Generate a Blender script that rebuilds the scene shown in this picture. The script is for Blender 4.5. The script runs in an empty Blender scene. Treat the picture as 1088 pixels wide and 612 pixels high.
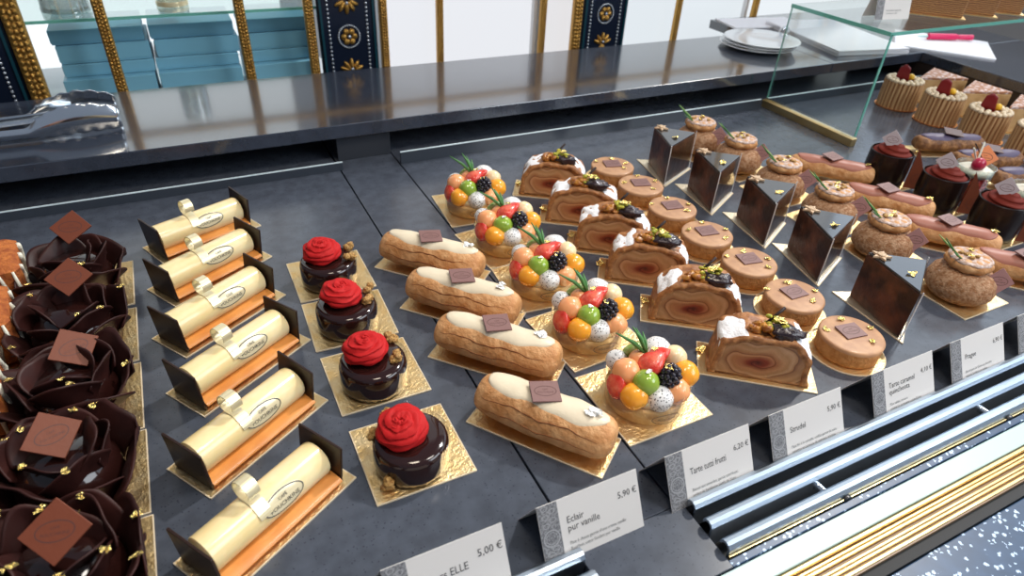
import bpy, bmesh, math, random
from math import sin, cos, pi, radians as rad, sqrt, atan2
from mathutils import Vector, Matrix, noise
C = bpy.context.scene.collection
S = 0.01                      # every length below is written in centimetres
random.seed(7)
R = random.uniform

# ------------------------------------------------------------------ materials
MATS = {}
def mat(name, col, rough=.5, metal=0, noise_=None, bump=0, bscale=200, spec=.5, coat=0, trans=0, sss=0, ior=1.45, emit=None, es=0, alpha=1):
    """noise_ = (scale, colour2, lo, hi)"""
    if name in MATS: return MATS[name]
    m = bpy.data.materials.new(name); m.use_nodes = True
    nt = m.node_tree; b = nt.nodes['Principled BSDF']
    b.inputs['Base Color'].default_value = (*col, 1)
    b.inputs['Roughness'].default_value = rough
    b.inputs['Metallic'].default_value = metal
    b.inputs['Specular IOR Level'].default_value = spec
    b.inputs['Coat Weight'].default_value = coat
    b.inputs['Coat Roughness'].default_value = .08
    b.inputs['Transmission Weight'].default_value = trans
    b.inputs['IOR'].default_value = ior
    b.inputs['Alpha'].default_value = alpha
    if sss:
        b.inputs['Subsurface Weight'].default_value = sss
        b.inputs['Subsurface Radius'].default_value = (.006, .003, .002)
        b.inputs['Subsurface Scale'].default_value = 1
    if emit:
        b.inputs['Emission Color'].default_value = (*emit, 1); b.inputs['Emission Strength'].default_value = es
    tc = nt.nodes.new('ShaderNodeTexCoord')
    if noise_:
        n = nt.nodes.new('ShaderNodeTexNoise'); n.inputs['Scale'].default_value = noise_[0]; n.inputs['Detail'].default_value = 5
        r = nt.nodes.new('ShaderNodeValToRGB')
        r.color_ramp.elements[0].position = noise_[2]; r.color_ramp.elements[0].color = (*col, 1)
        r.color_ramp.elements[1].position = noise_[3]; r.color_ramp.elements[1].color = (*noise_[1], 1)
        nt.links.new(tc.outputs['Object'], n.inputs['Vector']); nt.links.new(n.outputs['Fac'], r.inputs['Fac'])
        nt.links.new(r.outputs['Color'], b.inputs['Base Color'])
    if bump:
        n2 = nt.nodes.new('ShaderNodeTexNoise'); n2.inputs['Scale'].default_value = bscale; n2.inputs['Detail'].default_value = 4
        bp = nt.nodes.new('ShaderNodeBump'); bp.inputs['Strength'].default_value = bump; bp.inputs['Distance'].default_value = .002
        nt.links.new(tc.outputs['Object'], n2.inputs['Vector']); nt.links.new(n2.outputs['Fac'], bp.inputs['Height'])
        nt.links.new(bp.outputs['Normal'], b.inputs['Normal'])
    MATS[name] = m
    return m

def glassy(name, col=(1,1,1), amount=.12, rough=.03, edge=.6):
    """thin clear film or sheet: mostly transparent, a glossy coat on top"""
    if name in MATS: return MATS[name]
    m = bpy.data.materials.new(name); m.use_nodes = True; nt = m.node_tree; nt.nodes.clear()
    o = nt.nodes.new('ShaderNodeOutputMaterial'); t = nt.nodes.new('ShaderNodeBsdfTransparent'); g = nt.nodes.new('ShaderNodeBsdfGlossy')
    t.inputs['Color'].default_value = (*col, 1); g.inputs['Roughness'].default_value = rough
    lw = nt.nodes.new('ShaderNodeLayerWeight'); lw.inputs['Blend'].default_value = .35
    mp = nt.nodes.new('ShaderNodeMapRange'); mp.inputs['To Min'].default_value = amount; mp.inputs['To Max'].default_value = edge
    mx = nt.nodes.new('ShaderNodeMixShader')
    nt.links.new(lw.outputs['Facing'], mp.inputs['Value']); nt.links.new(mp.outputs['Result'], mx.inputs['Fac'])
    nt.links.new(t.outputs[0], mx.inputs[1]); nt.links.new(g.outputs[0], mx.inputs[2]); nt.links.new(mx.outputs[0], o.inputs['Surface'])
    MATS[name] = m; return m

def stone(name, base, speck, rough, thr=.62, scale=900, spec=.5, size=.38, coat=0, ior=1.5):
    if name in MATS: return MATS[name]
    m = mat(name, base, rough, spec=spec, coat=coat, ior=ior)
    nt = m.node_tree; b = nt.nodes['Principled BSDF']
    tc = nt.nodes.new('ShaderNodeTexCoord')
    v = nt.nodes.new('ShaderNodeTexVoronoi'); v.inputs['Scale'].default_value = scale; v.inputs['Randomness'].default_value = 1
    nz = nt.nodes.new('ShaderNodeTexNoise'); nz.inputs['Scale'].default_value = 55; nz.inputs['Detail'].default_value = 8
    r1 = nt.nodes.new('ShaderNodeValToRGB'); e = r1.color_ramp.elements
    e[0].position = .35; e[0].color = (*[c*.84 for c in base], 1); e[1].position = .68; e[1].color = (*[c*1.16 for c in base], 1)
    sep = nt.nodes.new('ShaderNodeSeparateColor')
    gt = nt.nodes.new('ShaderNodeMath'); gt.operation = 'GREATER_THAN'; gt.inputs[1].default_value = thr
    lt = nt.nodes.new('ShaderNodeMath'); lt.operation = 'LESS_THAN'; lt.inputs[1].default_value = size
    mu = nt.nodes.new('ShaderNodeMath'); mu.operation = 'MULTIPLY'
    mx = nt.nodes.new('ShaderNodeMixRGB'); mx.inputs[2].default_value = (*speck, 1)
    L = nt.links.new
    wn = nt.nodes.new('ShaderNodeTexNoise'); wn.inputs['Scale'].default_value = scale*1.6; wn.inputs['Detail'].default_value = 2
    wa = nt.nodes.new('ShaderNodeVectorMath'); wa.operation = 'MULTIPLY_ADD'; wa.inputs[1].default_value = (1.1/scale,)*3
    L(tc.outputs['Object'], wn.inputs['Vector']); L(wn.outputs['Color'], wa.inputs[0]); L(tc.outputs['Object'], wa.inputs[2])
    L(wa.outputs[0], v.inputs['Vector']); L(tc.outputs['Object'], nz.inputs['Vector'])
    L(nz.outputs['Fac'], r1.inputs['Fac']); L(v.outputs['Color'], sep.inputs[0]); L(sep.outputs[0], gt.inputs[0])
    L(v.outputs['Distance'], lt.inputs[0]); L(gt.outputs[0], mu.inputs[0]); L(lt.outputs[0], mu.inputs[1])
    L(mu.outputs[0], mx.inputs[0]); L(r1.outputs['Color'], mx.inputs[1]); L(mx.outputs[0], b.inputs['Base Color'])
    return m

deckM  = stone('deck_stone', (.064,.074,.096), (.035,.042,.058), .20, thr=.80, scale=420, spec=.50, size=.30)
slabM  = stone('worktop_stone', (.034,.042,.062), (.06,.07,.09), .15, thr=.93, scale=600, spec=.8, coat=.75, ior=1.6)
frontM = stone('front_stone', (.030,.070,.145), (.55,.72,.95), .34, thr=.55, scale=210, spec=.3, size=.36)
blackM = mat('black_gap', (.006,.006,.007), .6)
seamM  = mat('seam', (.004,.004,.005), .7)
goldB  = mat('gold_board', (.86,.58,.24), .36, .92, noise_=(60,(.86,.66,.36),.35,.65), bump=.55, bscale=330)
goldL  = mat('gold_leaf', (.95,.72,.25), .22, 1, bump=.8, bscale=700)
silvL  = mat('silver_leaf', (.92,.92,.90), .35, .8, bump=.8, bscale=700)
copperB= mat('copper_board', (.62,.27,.09), .28, 1, bump=.3, bscale=300)
boardE = mat('board_edge', (.72,.60,.42), .6)
gloss  = mat('glossy_chocolate', (.020,.006,.005), .09, coat=.35, spec=.5)
potM   = mat('pot_chocolate', (.012,.006,.005), .24, spec=.4)
darkC  = mat('dark_chocolate', (.020,.0085,.0075), .42, bump=.15, bscale=120, spec=.35)
petalC = mat('petal_chocolate', (.022,.0065,.0058), .46, noise_=(30,(.045,.0125,.010),.35,.7), bump=.2, bscale=60, spec=.28)
plateC = mat('plate_chocolate', (.022,.009,.006), .38, bump=.15, bscale=90)
redS   = mat('red_sugar', (.47,.012,.013), .6, spec=.2)
crumbM = mat('caramel_crumb', (.30,.13,.03), .42, noise_=(500,(.62,.38,.12),.35,.65), bump=1, bscale=600)
plaqR  = mat('rust_plaque', (.16,.038,.016), .5, bump=.1)
plaqP  = mat('mauve_plaque', (.21,.105,.095), .5, bump=.15, bscale=160)
plaqI  = mat('plaque_print', (.085,.032,.026), .55)
choux  = mat('choux_pastry', (.50,.22,.072), .55, noise_=(75,(.68,.38,.17),.35,.68), bump=.9, bscale=190)
chouxD = mat('choux_dark', (.30,.13,.05), .7, noise_=(200,(.50,.30,.17),.4,.65), bump=1, bscale=420)
vanI   = mat('vanilla_icing', (.74,.64,.47), .38, bump=.2, bscale=120)
carI   = mat('caramel_icing', (.36,.13,.085), .45)
purI   = mat('violet_icing', (.085,.062,.12), .5)
brownC = mat('brown_choux', (.16,.062,.020), .55, noise_=(90,(.36,.17,.06),.4,.65), bump=1, bscale=200)
mousse = mat('vanilla_mousse', (.80,.62,.30), .26, noise_=(24,(.88,.75,.46),.4,.7), coat=.35, sss=.1)
sheenO= mat('orange_board_sheen', (.60,.21,.04), .35, noise_=(40,(.70,.29,.07),.35,.7), coat=.2)
bandM  = mat('cream_band', (.78,.68,.44), .22, .15, coat=.5)
bandG  = mat('gold_band', (.84,.74,.48), .3, .5)
inkM   = mat('grey_ink', (.06,.06,.06), .6)
mocha  = mat('mocha_glaze', (.42,.22,.115), .5, coat=.05, noise_=(60,(.52,.29,.15),.4,.6))
crust  = mat('tart_crust', (.44,.185,.05), .7, noise_=(160,(.58,.29,.10),.35,.65), bump=1, bscale=350)
sable  = mat('pale_crust', (.62,.33,.09), .45, noise_=(110,(.74,.47,.18),.35,.65), bump=.5, bscale=300)
strC   = mat('strudel_crust', (.26,.095,.030), .45, noise_=(130,(.55,.25,.09),.38,.66), bump=1, bscale=180, coat=.15)
sugar  = mat('icing_sugar', (.88,.88,.90), .85, bump=.8, bscale=500)
nutG   = mat('pistachio', (.30,.34,.04), .5, noise_=(300,(.62,.52,.05),.4,.6), bump=.6)
figM   = mat('candied_fig', (.028,.014,.018), .22, coat=.4, bump=.6, bscale=300)
carmel = mat('candied_peel', (.30,.09,.015), .25, noise_=(150,(.62,.27,.04),.4,.65), coat=.3)
chive  = mat('green_chive', (.06,.20,.05), .4)
chiveL = mat('pale_chive', (.22,.36,.10), .4)
orangeM= mat('orange_melon', (.95,.40,.03), .22, sss=.25, coat=.4)
salmonM= mat('salmon_melon', (.92,.40,.17), .25, sss=.25, coat=.3)
paleM  = mat('pale_melon', (.86,.70,.42), .3, sss=.25, coat=.3)
grapeM = mat('green_grape', (.28,.42,.05), .12, sss=.2, coat=.5)
kiwiM  = mat('kiwi', (.30,.46,.09), .25, noise_=(120,(.72,.74,.40),.45,.7), coat=.3)
strawM = mat('strawberry', (.72,.035,.022), .25, noise_=(80,(.85,.22,.12),.45,.75), coat=.4, bump=.3, bscale=500)
berryM = mat('blackberry', (.012,.008,.018), .15, coat=.6)
raspM  = mat('raspberry', (.42,.012,.05), .3, coat=.2)
film   = glassy('clear_film', (.97,.97,.97), .05, .05, .55)
glassM = glassy('case_glass', (.95,.985,.975), .04, .01, .55)
greenE = mat('glass_edge', (.22,.62,.52), .1, trans=.35, spec=.8)
steel  = mat('polished_steel', (.72,.76,.80), .16, 1)
steelS = mat('satin_steel', (.54,.62,.71), .30, 1)
brass  = mat('brass', (.74,.50,.20), .28, 1, noise_=(20,(.86,.66,.34),.3,.7))
oldgold= mat('antique_gold', (.52,.29,.07), .33, .85, bump=1, bscale=350)
navyM  = mat('navy_lacquer', (.008,.013,.028), .18, spec=.6)
pearlM = mat('pearl_bead', (.55,.60,.66), .2, .6)
paperM = mat('white_paper', (.80,.80,.84), .8)
cardM  = mat('card_paper', (.70,.67,.64), .75)
bandGr = mat('grey_print', (.13,.13,.14), .7, noise_=(700,(.30,.30,.31),.42,.6))
bandGr2= mat('grey_seal', (.36,.36,.37), .7)
boxM   = mat('blue_box', (.20,.47,.63), .4)
porcel = mat('porcelain', (.80,.83,.86), .12, coat=.4)
pinkM  = mat('pink_plastic', (.75,.02,.12), .3)
whiteW = mat('white_paint', (.78,.79,.80), .6)

def dragonfruit():
    m = mat('dragonfruit', (.80,.79,.78), .28, coat=.3)
    nt = m.node_tree; b = nt.nodes['Principled BSDF']
    tc = nt.nodes.new('ShaderNodeTexCoord'); v = nt.nodes.new('ShaderNodeTexVoronoi'); v.inputs['Scale'].default_value = 400
    r = nt.nodes.new('ShaderNodeValToRGB'); r.color_ramp.interpolation = 'CONSTANT'
    r.color_ramp.elements[0].color = (.01,.01,.01,1); r.color_ramp.elements[1].position = .27; r.color_ramp.elements[1].color = (.82,.81,.80,1)
    nt.links.new(tc.outputs['Object'], v.inputs['Vector']); nt.links.new(v.outputs['Distance'], r.inputs['Fac']); nt.links.new(r.outputs['Color'], b.inputs['Base Color'])
    return m
dragM = dragonfruit()

def swirl():
    """flattened spiral layers on the cut face of the strudel (object XZ plane)"""
    m = mat('strudel_layers', (.4,.2,.1), .35, coat=.2, bump=.3, bscale=250)
    nt = m.node_tree; b = nt.nodes['Principled BSDF']; N = nt.nodes.new; L = nt.links.new
    tc = N('ShaderNodeTexCoord'); mp = N('ShaderNodeMapping'); mp.inputs['Location'].default_value = (.002, 0, -.038); mp.inputs['Scale'].default_value = (1, .0, 1.75)
    nz = N('ShaderNodeTexNoise'); nz.inputs['Scale'].default_value = 30; nz.inputs['Detail'].default_value = 1.2
    ad = N('ShaderNodeVectorMath'); ad.operation = 'MULTIPLY_ADD'; ad.inputs[1].default_value = (.034,.0,.034)
    sx = N('ShaderNodeSeparateXYZ'); ln = N('ShaderNodeVectorMath'); ln.operation = 'LENGTH'
    at = N('ShaderNodeMath'); at.operation = 'ARCTAN2'
    m1 = N('ShaderNodeMath'); m1.operation = 'MULTIPLY'; m1.inputs[1].default_value = 1/.024
    m2 = N('ShaderNodeMath'); m2.operation = 'MULTIPLY'; m2.inputs[1].default_value = 1/6.28318
    su = N('ShaderNodeMath'); su.operation = 'ADD'; fr = N('ShaderNodeMath'); fr.operation = 'FRACT'
    r = N('ShaderNodeValToRGB'); e = r.color_ramp.elements
    e[0].position = 0; e[0].color = (.20,.075,.035,1); e[1].position = 1; e[1].color = (.44,.21,.085,1)
    for p, c in ((.09,(.40,.19,.08)), (.4,(.55,.30,.14)), (.7,(.47,.24,.10)), (.90,(.58,.33,.17))):
        x = e.new(p); x.color = (*c, 1)
    r2 = N('ShaderNodeValToRGB'); g = r2.color_ramp.elements
    g[0].position = 0; g[0].color = (.12,.015,.03,1); g[1].position = 1; g[1].color = (1,1,1,1)
    x = g.new(.33); x.color = (.50,.12,.10,1); x = g.new(.60); x.color = (1,.80,.70,1)
    m3 = N('ShaderNodeMath'); m3.operation = 'MULTIPLY'; m3.inputs[1].default_value = 1/.036
    mx = N('ShaderNodeMixRGB'); mx.blend_type = 'MULTIPLY'; mx.inputs[0].default_value = .95
    L(tc.outputs['Object'], mp.inputs[0]); L(tc.outputs['Object'], nz.inputs['Vector'])
    L(nz.outputs['Color'], ad.inputs[0]); L(mp.outputs[0], ad.inputs[2])
    sb = N('ShaderNodeVectorMath'); sb.operation = 'SUBTRACT'; sb.inputs[1].default_value = (.012,0,.020)
    L(ad.outputs[0], sb.inputs[0]); L(sb.outputs[0], sx.inputs[0]); L(sb.outputs[0], ln.inputs[0])
    L(sx.outputs[0], at.inputs[0]); L(sx.outputs[2], at.inputs[1])
    L(ln.outputs['Value'], m1.inputs[0]); L(at.outputs[0], m2.inputs[0]); L(m1.outputs[0], su.inputs[0]); L(m2.outputs[0], su.inputs[1])
    L(su.outputs[0], fr.inputs[0]); L(fr.outputs[0], r.inputs[0]); L(ln.outputs['Value'], m3.inputs[0]); L(m3.outputs[0], r2.inputs[0])
    L(r.outputs[0], mx.inputs[1]); L(r2.outputs[0], mx.inputs[2]); L(mx.outputs[0], b.inputs['Base Color'])
    return m
swirlM = swirl()

def layers(name, cols, scale, rough=.4, axis='Z', coat=0, dist=3):
    m = mat(name, cols[0], rough, coat=coat, bump=.4, bscale=200); nt = m.node_tree; b = nt.nodes['Principled BSDF']
    tc = nt.nodes.new('ShaderNodeTexCoord'); w = nt.nodes.new('ShaderNodeTexWave'); w.bands_direction = axis
    w.inputs['Scale'].default_value = scale; w.inputs['Distortion'].default_value = dist; w.inputs['Detail'].default_value = 3; w.inputs['Detail Scale'].default_value = 2
    r = nt.nodes.new('ShaderNodeValToRGB'); r.color_ramp.elements[0].color = (*cols[0],1); r.color_ramp.elements[1].color = (*cols[1],1)
    r.color_ramp.elements[0].position = .25; r.color_ramp.elements[1].position = .8
    nt.links.new(tc.outputs['Object'], w.inputs['Vector']); nt.links.new(w.outputs['Fac'], r.inputs['Fac']); nt.links.new(r.outputs['Color'], b.inputs['Base Color'])
    return m
wedgeM = mat('dark_cake_layers', (.030,.010,.006), .32, noise_=(34,(.17,.052,.022),.42,.70), bump=.4, bscale=120, coat=.12)
milleM = layers('puff_layers', ((.20,.070,.015),(.58,.30,.10)), 90, .5)
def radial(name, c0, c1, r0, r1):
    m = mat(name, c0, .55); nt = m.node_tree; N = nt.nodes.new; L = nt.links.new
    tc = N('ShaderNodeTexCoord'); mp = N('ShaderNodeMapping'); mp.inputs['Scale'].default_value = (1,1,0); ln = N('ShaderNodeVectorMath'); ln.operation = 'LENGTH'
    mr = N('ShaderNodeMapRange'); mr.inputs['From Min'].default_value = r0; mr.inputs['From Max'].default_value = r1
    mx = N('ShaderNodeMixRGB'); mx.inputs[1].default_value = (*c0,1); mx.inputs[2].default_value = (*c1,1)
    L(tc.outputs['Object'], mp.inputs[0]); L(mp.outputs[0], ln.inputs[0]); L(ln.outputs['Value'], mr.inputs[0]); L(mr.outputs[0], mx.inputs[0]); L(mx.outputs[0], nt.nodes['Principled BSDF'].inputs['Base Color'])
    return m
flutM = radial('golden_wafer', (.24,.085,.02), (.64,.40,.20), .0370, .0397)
cakeM  = mat('spiced_sponge', (.27,.060,.012), .8, noise_=(110,(.50,.15,.03),.35,.65), bump=1, bscale=300)
creamM = mat('cream_filling', (.74,.72,.60), .55, bump=.4, bscale=200)
tanM   = mat('tan_sponge', (.45,.25,.09), .65, noise_=(60,(.58,.36,.16),.35,.65))
pwdM   = mat('powdered_top', (.36,.15,.07), .7, noise_=(130,(.78,.72,.72),.48,.68))
vioPw  = mat('powdered_choux', (.42,.24,.15), .6, noise_=(200,(.78,.70,.68),.40,.75), bump=.5, bscale=300)
glazeM = mat('mirror_glaze', (.035,.034,.036), .10, coat=.5, spec=.7)

# ------------------------------------------------------------------ mesh building
class MB:
    def __init__(s): s.v = []; s.f = []
    def add(s, vs, fs):
        o = len(s.v); s.v += [tuple(v) for v in vs]; s.f += [tuple(i+o for i in f) for f in fs]; return s
    def box(s, c, d, rz=0, M=None, bev=0):
        x, y, z = d[0]/2, d[1]/2, d[2]/2
        if bev:
            b = bev; vs = []; fs = []
            ring = lambda k, zz: [(sx*(x-k) if i else sx*x, 0, 0) for i in (0,)]  # placeholder, not used
            outs = []
            for (ins, zz) in ((b, -z), (0, -z+b), (0, z-b), (b, z)):
                xx, yy = x-ins, y-ins; q = min(b, .9*min(xx, yy))
                outs.append([(-xx+q,-yy,zz),(xx-q,-yy,zz),(xx,-yy+q,zz),(xx,yy-q,zz),(xx-q,yy,zz),(-xx+q,yy,zz),(-xx,yy-q,zz),(-xx,-yy+q,zz)])
            for o in outs: vs += o
            for k in range(3):
                for i in range(8): fs.append((k*8+i, k*8+(i+1)%8, (k+1)*8+(i+1)%8, (k+1)*8+i))
            fs.append(tuple(range(7,-1,-1))); fs.append(tuple(range(24,32)))
        else:
            vs = [(-x,-y,-z),(x,-y,-z),(x,y,-z),(-x,y,-z),(-x,-y,z),(x,-y,z),(x,y,z),(-x,y,z)]
            fs = [(3,2,1,0),(4,5,6,7),(0,1,5,4),(1,2,6,5),(2,3,7,6),(3,0,4,7)]
        mm = Matrix.Translation(c) @ (M if M else Matrix.Rotation(rz, 4, 'Z'))
        return s.add([mm @ Vector(v) for v in vs], fs)
    def prism(s, pts, z0, z1):
        n = len(pts)
        return s.add([(x,y,z0) for x,y in pts]+[(x,y,z1) for x,y in pts], [tuple(range(n-1,-1,-1)), tuple(range(n,2*n))]+[(i,(i+1)%n,n+(i+1)%n,n+i) for i in range(n)])
    def lathe(s, prof, n=48, c=(0,0,0), cap=True):
        vs = []; fs = []; m = len(prof)
        for r, z in prof:
            for i in range(n):
                a = 2*pi*i/n; vs.append((c[0]+r*cos(a), c[1]+r*sin(a), c[2]+z))
        for k in range(m-1):
            for i in range(n): fs.append((k*n+i, k*n+(i+1)%n, (k+1)*n+(i+1)%n, (k+1)*n+i))
        if cap:
            if prof[0][0] > .01: fs.append(tuple(range(n-1,-1,-1)))
            if prof[-1][0] > .01: fs.append(tuple((m-1)*n+i for i in range(n)))
        return s.add(vs, fs)
    def tube(s, pts, r, n=8, flat=1, cap=True):
        pts = [Vector(p) for p in pts]; rs = r if isinstance(r, (list, tuple)) else [r]*len(pts)
        vs = []; fs = []; prev = None
        for i, p in enumerate(pts):
            t = (pts[min(i+1,len(pts)-1)]-pts[max(i-1,0)]).normalized()
            if prev is None:
                a = Vector((0,0,1)) if abs(t.z) < .9 else Vector((1,0,0)); u = t.cross(a).normalized()
            else: u = (prev - t*prev.dot(t)).normalized()
            prev = u; w = t.cross(u)
            for k in range(n):
                an = 2*pi*k/n; vs.append(p + u*cos(an)*rs[i] + w*sin(an)*rs[i]*flat)
        for i in range(len(pts)-1):
            for k in range(n): fs.append((i*n+k, i*n+(k+1)%n, (i+1)*n+(k+1)%n, (i+1)*n+k))
        if cap: fs.append(tuple(range(n-1,-1,-1))); fs.append(tuple((len(pts)-1)*n+k for k in range(n)))
        return s.add(vs, fs)
    def ball(s, c, r, sc=(1,1,1), nu=20, nv=12, nz=0, fq=1.0, M=None, seed=0):
        vs = []; fs = []
        for j in range(nv+1):
            th = pi*j/nv
            for i in range(nu):
                ph = 2*pi*i/nu; d = Vector((sin(th)*cos(ph), sin(th)*sin(ph), cos(th)))
                k = 1 + (nz*noise.noise(d*fq + Vector((seed,c[0],c[1]))) if nz else 0)
                p = Vector((d.x*sc[0], d.y*sc[1], d.z*sc[2]))*r*k
                if M: p = M @ p
                vs.append(p+Vector(c))
        for j in range(nv):
            for i in range(nu): fs.append((j*nu+i, (j+1)*nu+i, (j+1)*nu+(i+1)%nu, j*nu+(i+1)%nu))
        return s.add(vs, fs)
    def grid(s, fn, nu, nv, closeu=False):
        vs = [fn(i/(nu if closeu else nu-1), j/(nv-1)) for j in range(nv) for i in range(nu)]; fs = []
        for j in range(nv-1):
            for i in range(nu if closeu else nu-1):
                fs.append((j*nu+i, j*nu+(i+1)%nu, (j+1)*nu+(i+1)%nu, (j+1)*nu+i))
        return s.add(vs, fs)
    def build(s, name, m, parent=None, smooth=False, solid=0, loc=None, bevel=0):
        me = bpy.data.meshes.new(name); me.from_pydata([(x*S,y*S,z*S) for x,y,z in s.v], [], s.f); me.update()
        bm = bmesh.new(); bm.from_mesh(me); bmesh.ops.remove_doubles(bm, verts=bm.verts, dist=2e-6)
        if not solid: bmesh.ops.recalc_face_normals(bm, faces=bm.faces)
        if smooth:
            for f in bm.faces: f.smooth = True
            if smooth != 'all':
                for e in bm.edges:
                    if len(e.link_faces) == 2 and e.calc_face_angle(0) > rad(42): e.smooth = False
        bm.to_mesh(me); bm.free()
        me.materials.append(m)
        o = bpy.data.objects.new(name, me); C.objects.link(o)
        if solid:
            md = o.modifiers.new('thickness', 'SOLIDIFY'); md.thickness = solid*S; md.offset = 0
        if bevel:
            md = o.modifiers.new('bevel', 'BEVEL'); md.width = bevel*S; md.segments = 2; md.limit_method = 'ANGLE'
        if parent: o.parent = parent
        if loc: o.location = [c*S for c in loc]
        return o

def thing(name, label, cat, loc=(0,0,0), rz=0, group=None):
    o = bpy.data.objects.new(name, None); C.objects.link(o); o.empty_display_size = .02
    o.location = [c*S for c in loc]; o.rotation_euler = (0,0,rad(rz)); tag(o, label, cat, group); return o
def tag(o, label, cat, group=None, kind=None):
    o['label'] = label; o['category'] = cat
    if group: o['group'] = group
    if kind: o['kind'] = kind
    return o
def struct(o): o['kind'] = 'structure'; return o

FONTC = {}
def text_pts(txt, size):
    """lettering as a flat mesh: list of (x, y) in cm and faces, left/bottom aligned; cached"""
    k = (txt, size)
    if k in FONTC: return FONTC[k]
    cu = bpy.data.curves.new('lettering', 'FONT'); cu.body = txt; cu.size = size; cu.resolution_u = 2; cu.fill_mode = 'FRONT'; cu.space_line = .95
    ob = bpy.data.objects.new('lettering', cu); C.objects.link(ob)
    dg = bpy.context.evaluated_depsgraph_get(); me = bpy.data.meshes.new_from_object(ob.evaluated_get(dg))
    vs = [(v.co.x, v.co.y) for v in me.vertices]; fs = [tuple(p.vertices) for p in me.polygons]
    bpy.data.objects.remove(ob); bpy.data.curves.remove(cu); bpy.data.meshes.remove(me)
    FONTC[k] = (vs, fs); return vs, fs
def lettering(mb, txt, size, place, align='L', sx=1.0):
    vs, fs = text_pts(txt, size)
    if not vs: return
    w = max(v[0] for v in vs)*sx
    dx = 0 if align == 'L' else (-w/2 if align == 'C' else -w)
    mb.add([place(x*sx+dx, y) for x, y in vs], fs)
def oval(mb, place, a, b, w, n=40):
    vs = [place(a*cos(2*pi*i/n), b*sin(2*pi*i/n)) for i in range(n)]+[place((a-w)*cos(2*pi*i/n), (b-w)*sin(2*pi*i/n)) for i in range(n)]
    mb.add(vs, [(i,(i+1)%n,n+(i+1)%n,n+i) for i in range(n)])

def emblem(place, a=1.05, b=.62):
    mb = MB(); oval(mb, place, a, b, .07)
    lettering(mb, 'CAFÉ', .22, lambda x,y: place(x, y+.12), 'C')
    lettering(mb, 'POUCHKINE', .27, lambda x,y: place(x, y-.24), 'C')
    return mb

def plaque(par, c, size, m, tilt=0, rz=0, diamond=False, printed=True, th=.16, sy=1, roll=0, name='chocolate_plaque'):
    M = Matrix.Translation(c) @ Matrix.Rotation(rad(rz),4,'Z') @ Matrix.Rotation(rad(tilt),4,'X') @ Matrix.Rotation(rad(roll),4,'Y')
    Md = M @ Matrix.Rotation(rad(45 if diamond else 0),4,'Z')
    o = MB().box((0,0,0), (size,size*sy,th), M=Md, bev=.03).build(name, m, par)
    if printed:
        k = size/3.1
        e = emblem(lambda x,y: M @ Vector((x*k*1.15, y*k*1.15, th/2+.008)), 1.05, .62 if diamond else .62)
        e.build('emblem', plaqI, o)
    return o
def leaf(par, c, s=.5, m=None, seed=0, name='gold_leaf'):
    rnd = random.Random(seed*31+int(c[0]*100)+int(c[1]*37)); pts = []; n = 9; s = s*1.45
    mb = MB()
    for q in range(2):
        ox, oy = rnd.uniform(-.3,.3)*s, rnd.uniform(-.3,.3)*s
        vs = [(c[0]+ox, c[1]+oy, c[2]+.18*s)]
        for i in range(n):
            a = 2*pi*i/n; r = s*rnd.uniform(.35,.95)*.8
            vs.append((c[0]+ox+r*cos(a), c[1]+oy+r*sin(a)*.75, c[2]+rnd.uniform(.0,.35)*s))
        mb.add(vs, [(0,i+1,(i+1)%n+1) for i in range(n)])
    return mb.build(name, m or goldL, par)
def board(par, pts, m=None, th=.13, z=0, name='cake_board'):
    b = MB().prism(pts, z, z+th).build(name, m or goldB, par)
    mb = MB(); n = len(pts)
    for i in range(n):     # pale cut edge of the cardboard
        a, c = Vector(pts[i]), Vector(pts[(i+1)%n]); d = (c-a).normalized(); q = Vector((d.y,-d.x))
        mb.add([(a.x+q.x*.02,a.y+q.y*.02,z),(c.x+q.x*.02,c.y+q.y*.02,z),(c.x+q.x*.02,c.y+q.y*.02,z+th+.005),(a.x+q.x*.02,a.y+q.y*.02,z+th+.005),
                (c.x-q.x*.07,c.y-q.y*.07,z+th+.006),(a.x-q.x*.07,a.y-q.y*.07,z+th+.006)], [(0,1,2,3),(3,2,4,5)])
    mb.build('board_edge', boardE, b)
    return b
def rect(w, h, cx=0, cy=0): return [(cx-w/2,cy-h/2),(cx+w/2,cy-h/2),(cx+w/2,cy+h/2),(cx-w/2,cy+h/2)]
def disc(r, cx=0, cy=0, n=48): return [(cx+r*cos(2*pi*i/n), cy+r*sin(2*pi*i/n)) for i in range(n)]

# ------------------------------------------------------------------ camera
f_ = 693.
R0 = [(0.89539294,-0.22133935,0.38636819),(-0.4428314,-0.53345414,0.72064349),(0.04660295,-0.81635505,-0.57566708)]
cam = bpy.data.cameras.new('camera'); co = bpy.data.objects.new('camera', cam); C.objects.link(co)
m4 = Matrix([[R0[i][0], -R0[i][1], -R0[i][2], (0,0,.465)[i]] for i in range(3)]+[[0,0,0,1]])
co.matrix_world = m4; cam.lens = 36*f_/1088; cam.sensor_width = 36; cam.dof.use_dof = True; cam.dof.focus_distance = .72; cam.dof.aperture_fstop = 7.5; cam.clip_start = .02; cam.clip_end = 50
bpy.context.scene.camera = co

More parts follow.
